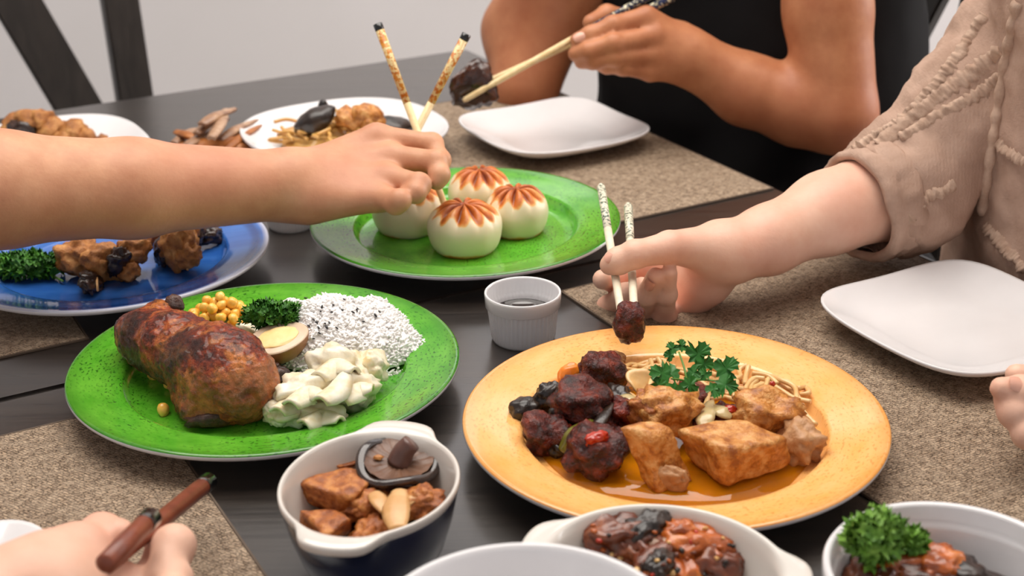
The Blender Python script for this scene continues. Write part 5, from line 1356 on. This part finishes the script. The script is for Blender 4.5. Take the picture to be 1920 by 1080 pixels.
strip([W(745, 990, 0.042), W(742, 950, 0.046), W(748, 920, 0.046)], 0.0075, 0.003, M_OYST, 'oyster_mushroom', 'pale oyster mushroom strip standing across the navy dish', 'mushroom', 0.2)
strip([W(700, 925, 0.044), W(712, 938, 0.045), W(722, 960, 0.042)], 0.0050, 0.0025, M_OYST, 'oyster_mushroom', 'curled oyster mushroom piece beside the long tofu block', 'mushroom', 0.5)
strip([W(762, 945, 0.043), W(778, 928, 0.045), W(788, 915, 0.044)], 0.0032, 0.002, M_OYST, 'oyster_mushroom', 'thin oyster mushroom sliver by the mince lump', 'mushroom', 0.4)

# ================================================================== red dish
pool(Vector((RB.x, RB.y)), 0.053, 0.040, RBA, 0.020, M_BROTH, 'chili gravy in the red oval dish', 6)
RL = [(1155, 1012, 0.038, 0.019, 0.015, 0.012, M_BRAIS, 'braised meat chunk with chili on the left of the red dish'), (1215, 992, 0.043, 0.016, 0.009, 0.008, M_DMUSH, 'dark brown skin-on piece at the back of the red dish'), (1230, 1015, 0.034, 0.018, 0.013, 0.011, M_PORK, 'pale meat edge in the middle of the red dish'),
      (1215, 1050, 0.033, 0.018, 0.014, 0.011, M_BRAIS, 'braised meat chunk beside the black bean in the red dish'), (1300, 1030, 0.035, 0.020, 0.015, 0.012, M_ORANGE, 'orange chili coated meat chunk in the red dish'), (1340, 1062, 0.030, 0.016, 0.014, 0.012, M_BRAIS, 'braised meat chunk on the right of the red dish'),
      (1235, 1058, 0.040, 0.010, 0.007, 0.006, M_DMUSH, 'black mushroom bit on top of the red dish'), (1270, 1065, 0.030, 0.020, 0.012, 0.010, M_ORANGE, 'orange meat chunk at the front of the red dish'), (1110, 1015, 0.028, 0.012, 0.012, 0.009, M_BRAIS, 'brown meat piece by the left wall of the red dish'), (1275, 1002, 0.041, 0.011, 0.008, 0.008, M_ORANGE, 'orange chili lump at the back of the red dish')]
for i, (px, py, z, rx, ry, rz, m, lab) in enumerate(RL):
    lump(px, py, z, rx, ry, rz, m, 'braised_meat', lab, 'meat', 200+i, 0.34, 2.0, 2.4, 0.7*i)
rc = random.Random(31); bit = {}
bpy.context.view_layer.update()
for i in range(46):
    px, py = rc.uniform(1110, 1385), rc.uniform(985, 1078)
    q, n = hit(px, py, 'braised_meat')
    if q is None: continue
    m = rc.choice((M_CHILI, M_NOOD, M_DMUSH, M_ORANGE, M_BRAIS))
    single('chili_bit', place(blob(0.0022, 0.0017, 0.0013, i, 0.3, 2, 2), q, rc.random(), rc.random(), rc.random()*3, rc.uniform(0.6, 1.3)), m, 'chopped chili bit on the braised meat in the red dish', 'chili', 'chili bits in the red dish')

# ================================================================== white round dish
pool(Vector((WB.x, WB.y)), 0.051, 0.051, 0, 0.030, M_BROTH, 'dark gravy in the round white dish', 7)
for i, (px, py, z, rx, ry, rz, m, lab) in enumerate(((1690, 1062, 0.036, 0.020, 0.014, 0.010, M_ORANGE, 'orange braised chunk under the parsley in the white dish'), (1755, 1060, 0.038, 0.016, 0.012, 0.009, M_ORANGE, 'orange braised chunk next to the parsley stem in the white dish'), (1630, 1085, 0.034, 0.016, 0.012, 0.010, M_BRAIS, 'brown braised piece at the left wall of the white dish'), (1800, 1075, 0.034, 0.014, 0.012, 0.008, M_DARKF, 'dark piece at the right in the white dish'), (1720, 1090, 0.034, 0.020, 0.012, 0.009, M_BRAIS, 'brown braised piece at the front in the white dish'))):
    lump(px, py, z, rx, ry, rz, m, 'braised_chunk', lab, 'meat', 220+i, 0.32, 2.0, 2.4, 0.7*i)
curly(W(1640, 1008, 0.060), 0.0165, 0.0125, 0.0155, 330, 12, 'light green curly parsley standing in the round white dish', M_CURLYL, 0.0042)
curly(W(1712, 1018, 0.050), 0.0085, 0.0075, 0.0095, 110, 14, 'small parsley tuft beside the larger one in the white dish', M_CURLYL, 0.0040)
